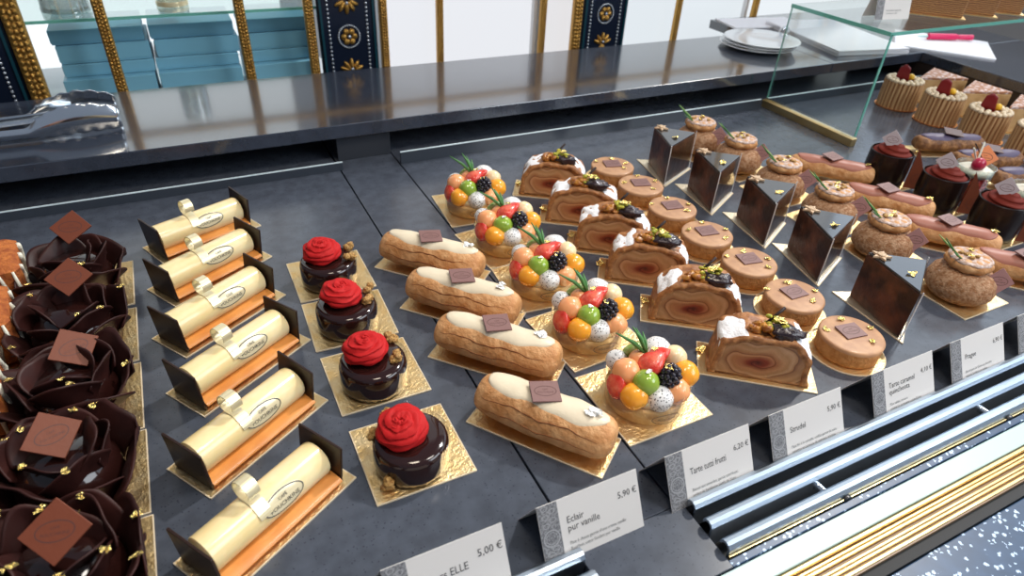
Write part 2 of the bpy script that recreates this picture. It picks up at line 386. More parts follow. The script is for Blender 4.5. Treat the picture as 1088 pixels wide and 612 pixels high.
# ------------------------------------------------------------------ the counter
def plain(name, m, label, cat, boxes, smooth=False, bevel=0, group=None):
    mb = MB()
    for b in boxes: mb.box(*b)
    o = mb.build(name, m, smooth=smooth, bevel=bevel); tag(o, label, cat, group); return o
XR = 163.8
cnt = thing('display_counter', 'long blue-grey stone display counter the pastries stand on', 'counter', (0,0,0))
for x0, x1, y0 in ((-70,20.08,24.0),(20.28,29.76,24.0),(29.94,XR,24.0)):
    MB().box(((x0+x1)/2,(y0+128)/2,-1.0), (x1-x0,128-y0,2)).build('deck_panel', deckM, cnt, bevel=.08)
MB().box(((20+30.5)/2,(17.5+23.95)/2,-1.0),(10.5,6.45,2)).build('front_plate', deckM, cnt, bevel=.05)
MB().box(((30.5+XR)/2,17.8,-1.0),(XR-30.5,.6,2)).build('front_lip', frontM, cnt, bevel=.05)
MB().box(((-70+20)/2,17.8,-1.0),(90,.6,2)).build('front_lip', frontM, cnt, bevel=.05)
MB().box(((XR-70)/2,76.2,-9.5),(XR+70,103.6,14.9)).build('counter_body', blackM, cnt)
MB().box(((XR-70)/2,20.8,-10),(XR+70,6.8,10)).build('grille_trough', blackM, cnt)
# steel rails of the two air grilles
def grille(label, x0, x1, bolts):
    t = thing('air_grille', label, 'grille', ((x0+x1)/2,21,-3.6), 0, 'steel air grilles along the counter front'); cx = (x0+x1)/2
    for y in (23.1, 21.05, 18.95):
        prof = [(-.55,.0),(-.52,.32),(-.30,.62),(0,.74),(.32,.66),(.55,.42),(.58,.1),(.42,.12),(.38,.3),(.1,.5),(-.12,.46),(-.36,.2),(-.38,-2.2),(-.55,-2.2)]
        n = len(prof); a, b = x0-cx, x1-cx
        vs = [(a, y-21+p[0], 4.0+p[1]) for p in prof]+[(b, y-21+p[0], 4.0+p[1]) for p in prof]
        mb = MB().add(vs, [(i,(i+1)%n,n+(i+1)%n,n+i) for i in range(n)]+[tuple(range(n-1,-1,-1)), tuple(range(n,2*n))])
        mb.build('rail', steelS, t)
    for x in bolts:
        MB().tube([(x-cx,-2.4,3.4),(x-cx,-.1,3.4)], .40, 16).build('cross_rod', steel, t, smooth=True)
        MB().tube([(x-cx+1.1,-2.85,3.5),(x-cx+1.1,-2.62,3.5)], .52, 20).build('bolt_head', mat('black_bolt',(.03,.03,.03),.3), t, smooth=True)
    MB().box((0,-2.72,3.4),(b-a,.12,.7)).build('trim_strip', brass, t)
    return t
grille('three-bar steel grille running right of the flat stone plate, in front of the tart cards', 30.7, XR, [43.0, 66.5, 95, 125])
grille('short steel grille left of the flat stone plate, ending below the vanilla eclair card', -70, 19.9, [-8])
plain('glass_ledge', mat('frosted_glass_strip',(.45,.59,.57),.35,spec=.5), 'flat pale green glass strip along the counter front edge', 'glass ledge', [(((XR-70)/2,16.45,-.4),(XR+70,1.85,.8))], bevel=.1)
bt = thing('brass_moulding', 'stepped brass moulding below the pale glass strip at the counter front', 'moulding', (50,14.2,-6))
for i, (y, z, w, h) in enumerate(((15.25,.02,.44,.8),(14.80,-.16,.30,.8),(14.45,.0,.30,.9),(14.0,-.22,.30,.8),(13.65,-.05,.26,.8),(13.25,-.25,.40,.9))):
    MB().tube([(-122,y-14.2,6+z-.25),(XR-50,y-14.2,6+z-.25)], w/2, 12, flat=1.0).build('brass_bar', brass, bt, smooth=True)
MB().box((21.9-XR*0,0,5.1),(XR+70,2.5,.9)).build('backing', mat('brown_backing',(.20,.11,.045),.4), bt).location = ((-.25)*S-.0, 0, 0)
plain('front_trim', blackM, 'black strip below the brass moulding at the counter front', 'trim', [(((XR-70)/2,12.6,-1.4),(XR+70,1.1,1.2))])
plain('front_ledge', frontM, 'dark blue speckled stone ledge at the lower right front corner', 'ledge', [(((XR-70)/2,4.0,-1.9),(XR+70,16,1.6))], bevel=.1)

# rear glass upstands, post and worktops
def upstand(x0, x1, y, h, label):
    t = thing('glass_upstand', label, 'glass strip', ((x0+x1)/2,y,0), 0, 'low glass strips along the back of the deck'); w = x1-x0
    MB().box((0,0,h/2),(w,.5,h)).build('strip', mat('grey_glass',(.042,.052,.068),.10,spec=.8,coat=.5), t)
    MB().box((0,0,h+.04),(w,.3,.10)).build('polished_edge', mat('bright_edge',(.70,.82,.86),.3), t)
upstand(-70, 20.6, 98.6, 1.3, 'low glass strip behind the petal and log cakes at the back of the deck')
upstand(30.0, 109.6, 97.6, 2.0, 'low glass strip behind the fruit tarts and triangular slices')
upstand(112.6, 163, 98.5, 1.6, 'low glass strip behind the fluted tarts inside the glass shelf')
plain('support_post', mat('post_grey',(.035,.04,.05),.35), 'short dark post between deck and back worktop', 'post', [((25.2,103.5,2.15),(9.0,3,4.3))], bevel=.1)
plain('back_worktop', slabM, 'polished dark stone worktop behind the pastries carrying tongs and plates', 'worktop', [((31,114.6,5.4),(204,27.2,2.2)), ], bevel=.12)
plain('side_worktop', slabM, 'dark stone worktop at the right end carrying papers and pink pen', 'worktop', [((168.6,122,5.4),(71,42,2.2)), ((184.1,50.4,5.4),(40,101,2.2))], bevel=.12)
plain('side_cabinet', mat('brown_panel',(.035,.026,.024),.25), 'dark brown panel closing the right end of the deck', 'cabinet', [((165.6,60,-2),(2.4,120,12.5))])
plain('cavity_back', blackM, 'black recess under the back worktop', 'panel', [((46.9,128.6,-2),(233,.8,12))])

# ------------------------------------------------------------------ the wall behind
WY = 145.
floorm = stone('floor_stone', (.10,.09,.08), (.2,.2,.2), .3)
struct(MB().box((60,60,-96),(700,520,4)).build('floor', floorm))
struct(MB().box((60,330-12,60),(700,4,310)).build('wall_back', whiteW))
struct(MB().box((410,60,60),(4,520,310)).build('wall_right', mat('warm_wall',(.45,.42,.40),.7)))
struct(MB().box((-290,60,60),(4,520,310)).build('wall_left', mat('dark_wall',(.12,.10,.09),.7)))

def bar(x, w, label, y=WY, z1=150):
    t = thing('gilded_bar', label, 'moulding', (x,y,-30), 0, 'gilded bars of the wall behind')
    MB().box((0,0,(z1+30)/2),(w,1.6,z1+30),bev=.3).build('bar', oldgold, t)
    mb = MB(); z = 12
    while z < 75:
        for k in (-1,0,1): mb.ball((k*w*.27,-.82,z+(.2 if k else 0)), w*.15, (1,.6,1.2), 6, 4)
        z += w*.36
    mb.build('beading', oldgold, t, smooth='all')
for x, w, l in ((-23.6,3.0,'wide gilded bar at far left beside the tongs'),(-10.2,1.9,'gilded bar in front of the left column of blue boxes'),(13.6,1.9,'gilded bar right of the middle blue boxes'),
    (26.8,1.9,'gilded bar touching the left edge of the middle navy pilaster'),(42.4,1.7,'gilded bar touching the right edge of the middle navy pilaster'),(55.4,1.5,'thin gilded bar on the white window right of the middle pilaster'),
    (81.9,1.5,'thin gilded bar on the white window left of the right pilaster'),(91.6,2.5,'wide gilded bar at the left edge of the right pilaster'),(123.0,1.5,'thin gilded bar right of the right pilaster'),(150.5,1.6,'rightmost gilded bar, behind the stacked plates')):
    bar(x, w, l)
rl = thing('gilded_rail', 'horizontal gilded rail crossing the wall above the worktop', 'moulding', (55,WY-.2,20.6), 0)
MB().box((0,0,0),(256,1.4,1.5),bev=.3).build('rail', oldgold, rl)
def ornament(par, z, kind, sc=1.0):
    mb = MB()
    if kind == 'rosette':
        ring = MB()
        for i in range(30):
            a = 2*pi*i/30; ring.ball((2.3*sc*cos(a),-.75,z+2.3*sc*sin(a)), .24*sc, (1,1,1), 6, 4)
        ring.build('rosette_ring', pearlM, par, smooth='all')
        for i in range(6):
            a = 2*pi*i/6; mb.ball((1.15*sc*cos(a),-.75,z+1.15*sc*sin(a)), .66*sc, (1,.6,1), 10, 6)
        mb.build('rosette', oldgold, par, smooth='all')
        MB().ball((0,-1.05,z), .38*sc, (1,.7,1), 10, 6).build('rosette_pearl', pearlM, par, smooth='all')
    else:
        sg = 1 if kind == 'up' else -1
        for i in (-2,-1,0,1,2):     # fan of acanthus leaves
            a = rad(90+i*33); q = 1.5*sc*(1-.04*abs(i)); ll = (1.25-.1*abs(i))*sc
            M = Matrix.Rotation(-sg*(a-pi/2), 3, 'Y')
            mb.ball((q*cos(a)*1.2,-.75,z+sg*q*sin(a)), ll, (.42,.45,1.05), 10, 8, M=M)
        for k in (-1,1):
            mb.tube([(k*.1*sc,-.7,z-sg*.2),(k*.8*sc,-.75,z-sg*1.3*sc),(k*1.4*sc,-.75,z-sg*1.9*sc),(k*1.5*sc,-.75,z-sg*1.4*sc)], [.35*sc,.3*sc,.25*sc,.15*sc], 8)
        mb.ball((0,-.75,z-sg*.7*sc), .6*sc, (1,.6,1), 8, 5); mb.ball((0,-.75,z-sg*1.9*sc), .5*sc, (1.6,.6,.7), 8, 5)
        mb.build('acanthus', oldgold, par, smooth='all')
        MB().ball((0,-1.1,z+sg*.5), .36*sc, (1,.7,1), 8, 6).build('leaf_pearl', pearlM, par, smooth='all')
def pilaster(x0, x1, label, off=0, sc=1.0):
    x = (x0+x1)/2; w = x1-x0
    t = thing('navy_pilaster', label, 'pilaster', (x,WY+1,-30), 0, 'navy pilasters with gilded ornament')
    MB().box((0,0,90),(w,1.2,180),bev=.2).build('panel', navyM, t)
    for k in (-1,1):
        mb = MB(); z = 10
        while z < 90: mb.ball((k*w*.33,-.75,z), .30, (1,.8,1), 6, 4); z += .85
        mb.build('pearl_strip', pearlM, t, smooth='all')
        MB().box((k*w*.45,-.8,90),(.5,.5,180)).build('fillet', mat('navy_edge',(.01,.05,.07),.2), t)
    z = 29.5+off
    for q in range(6):
        ornament(t, z, 'up', sc); ornament(t, z+7.3*sc, 'rosette', sc); ornament(t, z+14.6*sc, 'down', sc); z += 26*sc
    return t
pilaster(28.6, 41.0, 'navy pilaster with gilded rosettes in the middle of the wall', 1.5)
pilaster(93.6, 106.8, 'navy pilaster with gilded rosettes right of the middle one', 2.5)
pilaster(-40.0, -25.25, 'navy pilaster with pearl beading at the far left edge', 2.0)

def window(n, x0, x1, y, z0, z1, strength, col):
    fr = MB()
    for a, b, c, d in ((x0-1,x0,z0-1,z1+1),(x1,x1+1,z0-1,z1+1),(x0,x1,z0-1,z0),(x0,x1,z1,z1+1)): fr.box(((a+b)/2,y,(c+d)/2),(b-a,2,d-c))
    o = struct(fr.build('window_%d'%n, whiteW))
    MB().box(((x0+x1)/2,y+.5,(z0+z1)/2),(x1-x0,.4,z1-z0)).build('pane', mat('daylight_pane_%d'%n, (.05,.05,.05), .3, emit=col, es=strength), o)
window(1, -40, 28, 190, -28, 150, 1.15, (.90,.97,1))
window(2, 43.5, 80.5, WY+3, -28, 150, .86, (.93,.95,1))
window(3, 83.0, 92.0, WY+3, -28, 150, .80, (.95,.94,.96))
window(4, 108.0, 149.0, WY+3, -28, 150, .84, (.88,.95,1))
window(5, 152.0, 230.0, WY+8, -28, 150, .9, (.90,.96,1))
fr = MB()
for c, d in (((407,120,265),(3,420,8)),((407,120,94),(3,420,8)),((407,-88,180),(3,8,170)),((407,120,180),(3,8,170)),((407,326,180),(3,8,170))): fr.box(c, d)
wo = struct(fr.build('window_6', whiteW))  # framed glowing panel added out of view for the deck's bluish sheen
MB().box((408,120,180),(.5,412,170)).build('pane', mat('daylight_pane_6', (.05,.05,.05), .3, emit=(.72,.85,1), es=2.0), wo)
# lit display cupboard with blue boxes
cup = thing('wall_cupboard', 'white lit cupboard holding blue boxes behind the gilded bars', 'cupboard', (3,165,-8))
MB().box((0,2,3.2),(62,36,1)).build('cupboard_floor', whiteW, cup)
MB().box((0,2,21.5),(62,34,.5)).build('glass_shelf', glassy('shelf_glass',(.85,.97,.95),.25,.05,.7), cup)
MB().box((0,-15.1,21.5),(62,.25,.55)).build('shelf_edge', greenE, cup)
cols = ((-12.0,16.2,'left'),(5.2,16.0,'middle'),(21.0,14.0,'right')); rows = ((-4.25,6.2,'bottom'),(2.0,2.4,'second from bottom'),(4.45,3.5,'third from bottom'),(8.0,2.8,'top'))
for ci, (bx, bw, cn) in enumerate(cols):
    for ri, (bz, bh, rn) in enumerate(rows):
        sh = R(-.6,.6)
        t = thing('gift_box', 'flat teal blue box, %s of the %s stack on the wall cupboard floor'%(rn, cn), 'box', (bx+sh,161+ri*.4-(1.6 if ri==0 else 0),bz), R(-1,1), 'blue boxes stacked in the wall cupboard')
        MB().box((0,0,.25),(bw-.2,13.8,.5)).build('box_base', boxM, t)
        MB().box((0,0,.3+(bh-.4)/2),(bw+.1,14,bh-.4),bev=.08).build('box_lid', boxM, t)
        if ri == 0 and ci < 2:
            e = MB(); oval(e, lambda x,y: (x+1,-7.08,y+1.4), 2.6, 1.0, .12); e.build('gilt_emblem', oldgold, t)
def jar(x, y, r, h, label, lip):
    t = thing('glass_jar', label, 'jar', (x,y,13.8), 0, 'glassware on the cupboard shelf')
    MB().lathe([(r*.2,0),(r,.15),(r,h),(r-.2,h),(r-.2,.4),(0.01,.35)], 32).build('jar_body', glassy('jar_glass',(.9,.93,.92),.2,.05,.7), t, smooth=True)
    MB().lathe([(r+.1,0),(r+.15,.5),(r+.05,.9)], 32).build('jar_foot', lip, t, smooth=True)
jar(-16.5, 158, 4.2, 9, 'wide clear glass jar on the left of the cupboard shelf', glassy('jar_glass',(.9,.93,.92),.2,.05,.7))
jar(2.2, 158, 2.9, 9, 'glass candle jar with gilded base on the cupboard shelf', bandG)

# ------------------------------------------------------------------ pastries
FR = ['nearest the price cards','second from the front','third from the front','fourth from the front','fifth from the front','sixth from the front','rearmost of its row']

# --- chocolate rose cakes
def rose_mesh():
    mb = MB()
    def fn(u, v):
        a = 2*pi*u; rr = v
        ph = (v*5.2 + a/(2*pi)) ; saw = ph - math.floor(ph)
        k = .20*(saw**.6)*(v>.04) + .05*noise.noise(Vector((cos(a)*2.2,sin(a)*2.2,v*7)))
        wob = 1+.05*sin(a*5+v*9)
        th = rr*pi*.60; r0 = 2.02*sin(th)*wob; z0 = 1.0+1.22*cos(th)
        d = Vector((sin(th), 0, cos(th)*.9))
        r_ = r0 + d.x*k*1.2; z_ = z0 + d.z*k*1.3 + .05*sin(a*3+v*20)
        return (r_*cos(a), r_*sin(a), z_)
    mb.grid(fn, 90, 46, True)
    for j in range(9):      # petal rims
        a0 = j*2.4; r = .35+j*.19; z = 2.25-.018*j*j-.02*j
        pts = []
        for i in range(15):
            a = a0+(i/14)*(2.6-.08*j); pts.append((r*cos(a)*(1+.05*sin(3*a)), r*sin(a), z+.10*sin(i/14*pi)))
        mb.tube(pts, [.03+.10*sin(pi*i/14) for i in range(15)], 6)
    return mb
def rose_cake(x, y, label, crumbs, rz):
    t = thing('rose_cake', label, 'cake', (x,y,0), rz, 'chocolate cakes with red rose')
    board(t, rect(9,8.9)); cx, cy = -.3, -1.0
    MB().lathe([(3.0,.13),(3.28,.3),(3.34,.8),(3.30,2.5),(3.20,2.88),(2.9,3.10),(2.2,3.17),(1.2,3.19),(0.01,3.2)], 64, (cx,cy,0)).build('glazed_cake', gloss, t, smooth='all')
    mb = MB(); mb.grid(lambda u,v: (cx+3.42*cos(-1.1+u*1.9), cy+3.42*sin(-1.1+u*1.9), .2+v*3.0), 30, 2).build('clear_collar', film, t, smooth='all')
    o = rose_mesh().build('sugar_rose', redS, t, smooth='all', loc=(cx-.45,cy+.7,2.95)); o.rotation_euler = (rad(R(-10,6)),rad(R(-8,8)),R(0,6))
    for (px, py, pz, s) in crumbs:
        m = MB()
        for k in range(7): m.ball((px+R(-.35,.35)*s, py+R(-.35,.35)*s, pz+R(0,.5)*s), .42*s, (1,1,.8), 12, 8, .5, 3, seed=k)
        m.build('praline_chunk', crumbM, t, smooth='all')
cr = [(1.8,-1.9,3.2,1.0),(2.3,1.0,3.2,1.0)]
rose_cake(11.4, 38.7, 'glossy chocolate cake with red rose, crumbs at its left, nearest the price cards', [(-3.1,.8,2.8,.9),(-1.4,2.4,3.0,.8),(-3.2,-3.1,.4,.8),(-3.1,-3.3,1.0,.7)], 0)
rose_cake(11.3, 49.8, 'glossy chocolate cake with red rose, two crumbs at its right, second from the front', cr, 0)
rose_cake(11.3, 59.8, 'glossy chocolate cake with red rose between the second and the rearmost one', [(1.9,-1.7,3.2,1.0),(2.6,.5,3.1,.9)], -2)
rose_cake(11.5, 69.3, 'glossy chocolate cake with red rose, rearmost of its column', [(2.1,-2.0,3.2,1.1),(2.6,.6,3.1,1.0)], 0)

# --- eclairs
def capsule(L, W, H, z0, off=0, p=4.5):
    def at(s, ph, extra=0, lump=.05):
        r = max(0, 1-abs(s)**p)**(1/p); cph, sph = cos(ph), sin(ph)
        n = lump*noise.noise(Vector((s*4, cph*1.3+off, sph*1.3)))
        sq = sph if sph > 0 else sph*.86
        k = 1+n
        return Vector((s*(L/2+extra), (W/2*k+extra)*r*cph*(1+.0*s), z0+H*.46+((H*.54 if sph>0 else H*.46)*k+extra)*r*sq))
    return at
def eclair(name, label, cat, group, x, y, rz, L, W, H, body, icing, plaq, bd, leafm=None, icehw=48, icec=84, seed=0, split=True):
    t = thing(name, label, cat, (x,y,0), rz, group)
    board(t, rect(*bd)); at = capsule(L, W, H, .14, seed*3.1)
    MB().grid(lambda u,v: at(sin((v-.5)*pi), 2*pi*u), 40, 44, True).build('choux_body', body, t, smooth='all')
    def ice(u, v):
        s = (v*2-1)*.88; hw = rad(icehw)*sqrt(max(0,1-abs(v*2-1)**5))*(1+.10*sin(9*v+seed)+.05*sin(23*v+seed*2))
        q = (u*2-1); ph = rad(icec)+q*hw
        return at(s, ph, .16*(1-abs(q)**4)*(1 if abs(v*2-1)<.97 else .3)-.03)
    MB().grid(ice, 26, 50).build('icing', icing, t, smooth='all')
    if split:      # crack lines along the side
        for ph in (rad(143), rad(172)):
            MB().tube([at(-.84+1.68*i/30, ph+.06*sin(i*.45+seed)+.02*sin(i*1.3)) for i in range(31)], [.02+.06*sin(pi*i/30)*(1+.5*sin(i*2.1)) for i in range(31)], 5).build('crack', mat('pastry_crack',(.24,.085,.025),.7), t, smooth='all')
    top = at(.0, rad(90))
    return t, at, top
for i, (x, y, a) in enumerate(((23.5,36.0,-53),(23.8,46.85,-47),(23.8,56.2,-47),(23.6,65.7,-46.5))):
    t, at, top = eclair('vanilla_eclair', 'golden eclair with white vanilla icing and square plaque, %s'%(FR[i] if i < 3 else 'rearmost of the four'), 'eclair', 'vanilla eclairs',
        x, y, a, 13.7, 5.0, 4.3, choux, vanI, plaqP, (13.8,5.2), seed=i+1, icehw=43, icec=80)
    plaque(t, (-.3,.3,4.78), 2.7, plaqP, tilt=4, rz=28-a*0+6, sy=.92, roll=3)
    leaf(t, (4.6,.5,4.45), .8, silvL, i+3, 'silver_leaf')

# --- vanilla logs between chocolate plates
def log(x, y, a, label, seed):
    t = thing('vanilla_log', label, 'cake', (x,y,0), a, 'vanilla log cakes')
    board(t, rect(13.6,5.6,.2,-.1)); r, zc = 1.64, 2.15
    MB().tube([(-5.8,-.35,.60),(5.8,-.35,.60)], 2.2, 32, flat=.21).build('board_sheen_strip', sheenO, t, smooth=True)  # orange strip standing in for the reflection on the gold board
    pr = [(0.01,-5.75),(r*.8,-5.72),(r,-5.5),(r,5.4),(r*.96,5.6),(r*.8,5.74),(.01,5.76)]
    mb = MB(); n = 56
    for rr, xx in pr:
        mb.v += [(xx, rr*cos(2*pi*i/n), zc+rr*sin(2*pi*i/n)) for i in range(n)]
    for k in range(len(pr)-1): mb.f += [(k*n+i,k*n+(i+1)%n,(k+1)*n+(i+1)%n,(k+1)*n+i) for i in range(n)]
    mb.build('mousse_roll', mousse, t, smooth=True)
    for sx in (-1,1):
        o = MB().box((0,0,0),(.22,4.7,4.25),bev=.03).build('chocolate_plate', plateC, t, loc=(sx*6.0,-.05,2.28)); o.rotation_euler = (rad(R(-2,2)+(4 if sx>0 else 0)),rad(sx*3),rad(R(-3,3)))
    cyl = lambda xx, ph, q=.05: (xx, -(r+q)*cos(ph), zc+(r+q)*sin(ph))
    bx = -.9   # ribbon over the top curling into a loop behind
    path = [(-(r+.06)*cos(rad(p)), zc+(r+.06)*sin(rad(p))) for p in range(20,96,8)]
    lr = .92; cy, cz = path[-1][0]+.2, path[-1][1]+lr
    path += [(cy+lr*cos(rad(-100+q)), cz+lr*sin(rad(-100+q))) for q in range(0,311,12)]
    mb = MB(); W = .55
    for py, pz in path: mb.v += [(bx-W,py,pz),(bx+W,py,pz)]
    mb.f = [(2*i,2*i+1,2*i+3,2*i+2) for i in range(len(path)-1)]
    mb.build('ribbon', bandG, t, solid=.07)
    lx = .85; p0 = rad(25)
    pl = lambda q: (lambda u, v: cyl(lx+u, p0+v/r, q))
    n = 40; e = MB().add([pl(.07)(0,0)]+[pl(.07)(1.95*cos(2*pi*i/n), .9*sin(2*pi*i/n)) for i in range(n)], [(0,i+1,(i+1)%n+1) for i in range(n)])
    o = e.build('oval_label', bandM, t, smooth='all')
    k = MB(); oval(k, pl(.09), 1.9, .85, .09)
    lettering(k, 'CAFÉ', .36, lambda u,v: pl(.09)(u, v+.18), 'C'); lettering(k, 'POUCHKINE', .50, lambda u,v: pl(.09)(u, v-.38), 'C')
    k.build('label_print', inkM, o)
for i, (x, y, a, l) in enumerate(((-1.4,36.7,31,FR[0]),(-1.35,46.6,33,FR[1]),(-.9,56.4,33,FR[2]),(-1.75,65.8,33,FR[3]),(-1.8,75.3,30,FR[4]),(-1.9,84.7,24,'rearmost of its column'))):
    log(x, y, a, 'cream coloured log cake between two dark chocolate plates, '+l, i)

# --- dark petal cakes
def petal_cake(x, y, rz, label, seed, pz=(0,0,6.3), prz=-12):
    rnd = random.Random(seed)
    t = thing('chocolate_petal_cake', label, 'cake', (x,y,0), rz*0, 'dark chocolate petal cakes')
    board(t, rect(10.6,9.7))
    MB().lathe([(3.7,.13),(3.9,.5),(3.8,2.4),(3.2,3.6),(2.2,4.4),(0.01,4.7)], 48).build('glazed_dome', gloss, t, smooth='all')
    for ring, (n, r0, h0, fl, sp) in enumerate(((6,3.7,4.6,1.5,84),(5,2.9,5.7,.6,88),(3,1.4,6.2,.9,120))):
        for k in range(n):
            a0 = rz+360/n*k+ring*28+rnd.uniform(-12,12); hh = h0+rnd.uniform(-.5,.7); ff = fl+rnd.uniform(-.2,.7); w = sp/2+rnd.uniform(-6,10); tw = rnd.uniform(-.35,.35); sd = rnd.uniform(0,50)
            def fn(u, v, a0=a0, hh=hh, ff=ff, w=w, tw=tw, sd=sd, ring=ring, r0=r0):
                q = u*2-1; edge = 1-.42*abs(q)**1.8
                a = rad(a0+q*w*(.72+.28*v))
                rr = r0+.25 + ff*v**2.2 + .40*q*tw + .30*sin(q*4+sd)*v + .18*noise.noise(Vector((q*2,v*2,sd)))
                z = (.2 if ring == 0 else 2.0) + (hh-(.2 if ring == 0 else 2.0))*v*edge + .15*sin(q*5+sd)*v - .55*max(0,v-.8)*5*abs(tw)*(.5+.5*sin(q*3+sd))
                lim = 4.92
                X, Y = rr*cos(a), rr*sin(a)
                return (max(-5.25,min(5.3,X)), max(-lim,min(lim,Y)), max(.16,z))
            MB().grid(fn, 22, 14).build('chocolate_petal', petalC, t, smooth='all', solid=.14)
            if rnd.random() < .38:
                p = fn(.5+rnd.uniform(-.25,.25), .97); leaf(t, (p[0]*.97,p[1]*.97,p[2]), .42, goldL, k+seed)
    plaque(t, pz, 3.1, plaqR, tilt=32, rz=prz, diamond=True, th=.2)
for i, (y, l, p, prz) in enumerate(((36.0,'nearest the camera at the lower left corner',(1.0,-.2,7.2),-10),(46.0,'second from the front',(.0,.5,6.1),20),(56.0,'middle of the column',(1.2,1.6,6.0),25),(66.2,'second from the back',(.8,2.4,7.0),-8),(76.8,'rearmost of the column',(.7,2.8,7.0),-14))):
    petal_cake(-14.9-.25*i*.6, y, 15+i*41, 'dark chocolate petal cake with rust diamond plaque, '+l, 11+i, p, prz)

# --- spiced sponge slices at the left edge
def sponge(x, y, label, seed):
    rnd = random.Random(seed); t = thing('sponge_cake_slice', label, 'cake', (x,y,0), 8, 'orange sponge slices with cream')
    board(t, rect(6.4,8.6)); 
    MB().box((0,0,2.9),(5.2,7.6,5.4),bev=.5).build('sponge', cakeM, t, smooth=True)
    for yy in (-2.4,.2,2.6):
        mb = MB(); pts = [(2.68,yy+.3*sin(i*1.2+seed),.4+i*.52) for i in range(10)]
        mb.tube(pts, [.16+rnd.uniform(-.06,.16) for _ in pts], 8).build('cream_layer', creamM, t, smooth='all')
        mb = MB(); pts = [(-2.4+.5*i, -3.85, .6+4.6*((i*7)%5)/5) for i in range(10)]
    for k in range(4): MB().tube([(-2+1.3*k,-3.82,.4),(-1.9+1.3*k+.2*sin(k),-3.86,2.6),(-2+1.3*k,-3.8,5.1)], [.12,.22,.13], 8).build('cream_layer', creamM, t, smooth='all')
for i, (x, y, l) in enumerate(((-23.0,78.6,'rearmost at the left edge'),(-22.9,68.6,'second from the back at the left edge'),(-22.9,58.0,'third from the back at the left edge'),(-22.9,47.6,'frontmost at the left edge, mostly behind dark petals'))):
    sponge(x, y, 'orange sponge slice with cream streaks, '+l, i)

# --- fruit tarts
def blackberry(c, r, par):
    mb = MB(); n = 46
    for i in range(n):
        z = 1-2*(i+.5)/n; rr = sqrt(1-z*z); a = i*2.39996
        mb.ball((c[0]+r*.82*rr*cos(a), c[1]+r*.82*rr*sin(a)-.1*z, c[2]+r*1.12*z), r*.27, (1,1,1), 8, 6)
    mb.ball(c, r*.85, (1,1,1.15), 12, 8); mb.build('blackberry', berryM, par, smooth='all')
def straw(c, par, sc=1.0, rx=0, rz=0):
    M = Matrix.Rotation(rz,3,'Z') @ Matrix.Rotation(rx,3,'X')
    mb = MB()
    def fn(u, v):
        a = 2*pi*u; p = v; r = 1.25*sc*sin(pi*p)**.75*(1-.35*p); z = 1.3*sc*(1-2*p)
        q = M @ Vector((r*cos(a), r*sin(a)*.62, -z)); return (c[0]+q.x, c[1]+q.y, c[2]+q.z)
    mb.grid(fn, 24, 14, True).build('strawberry_slice', strawM, par, smooth='all')
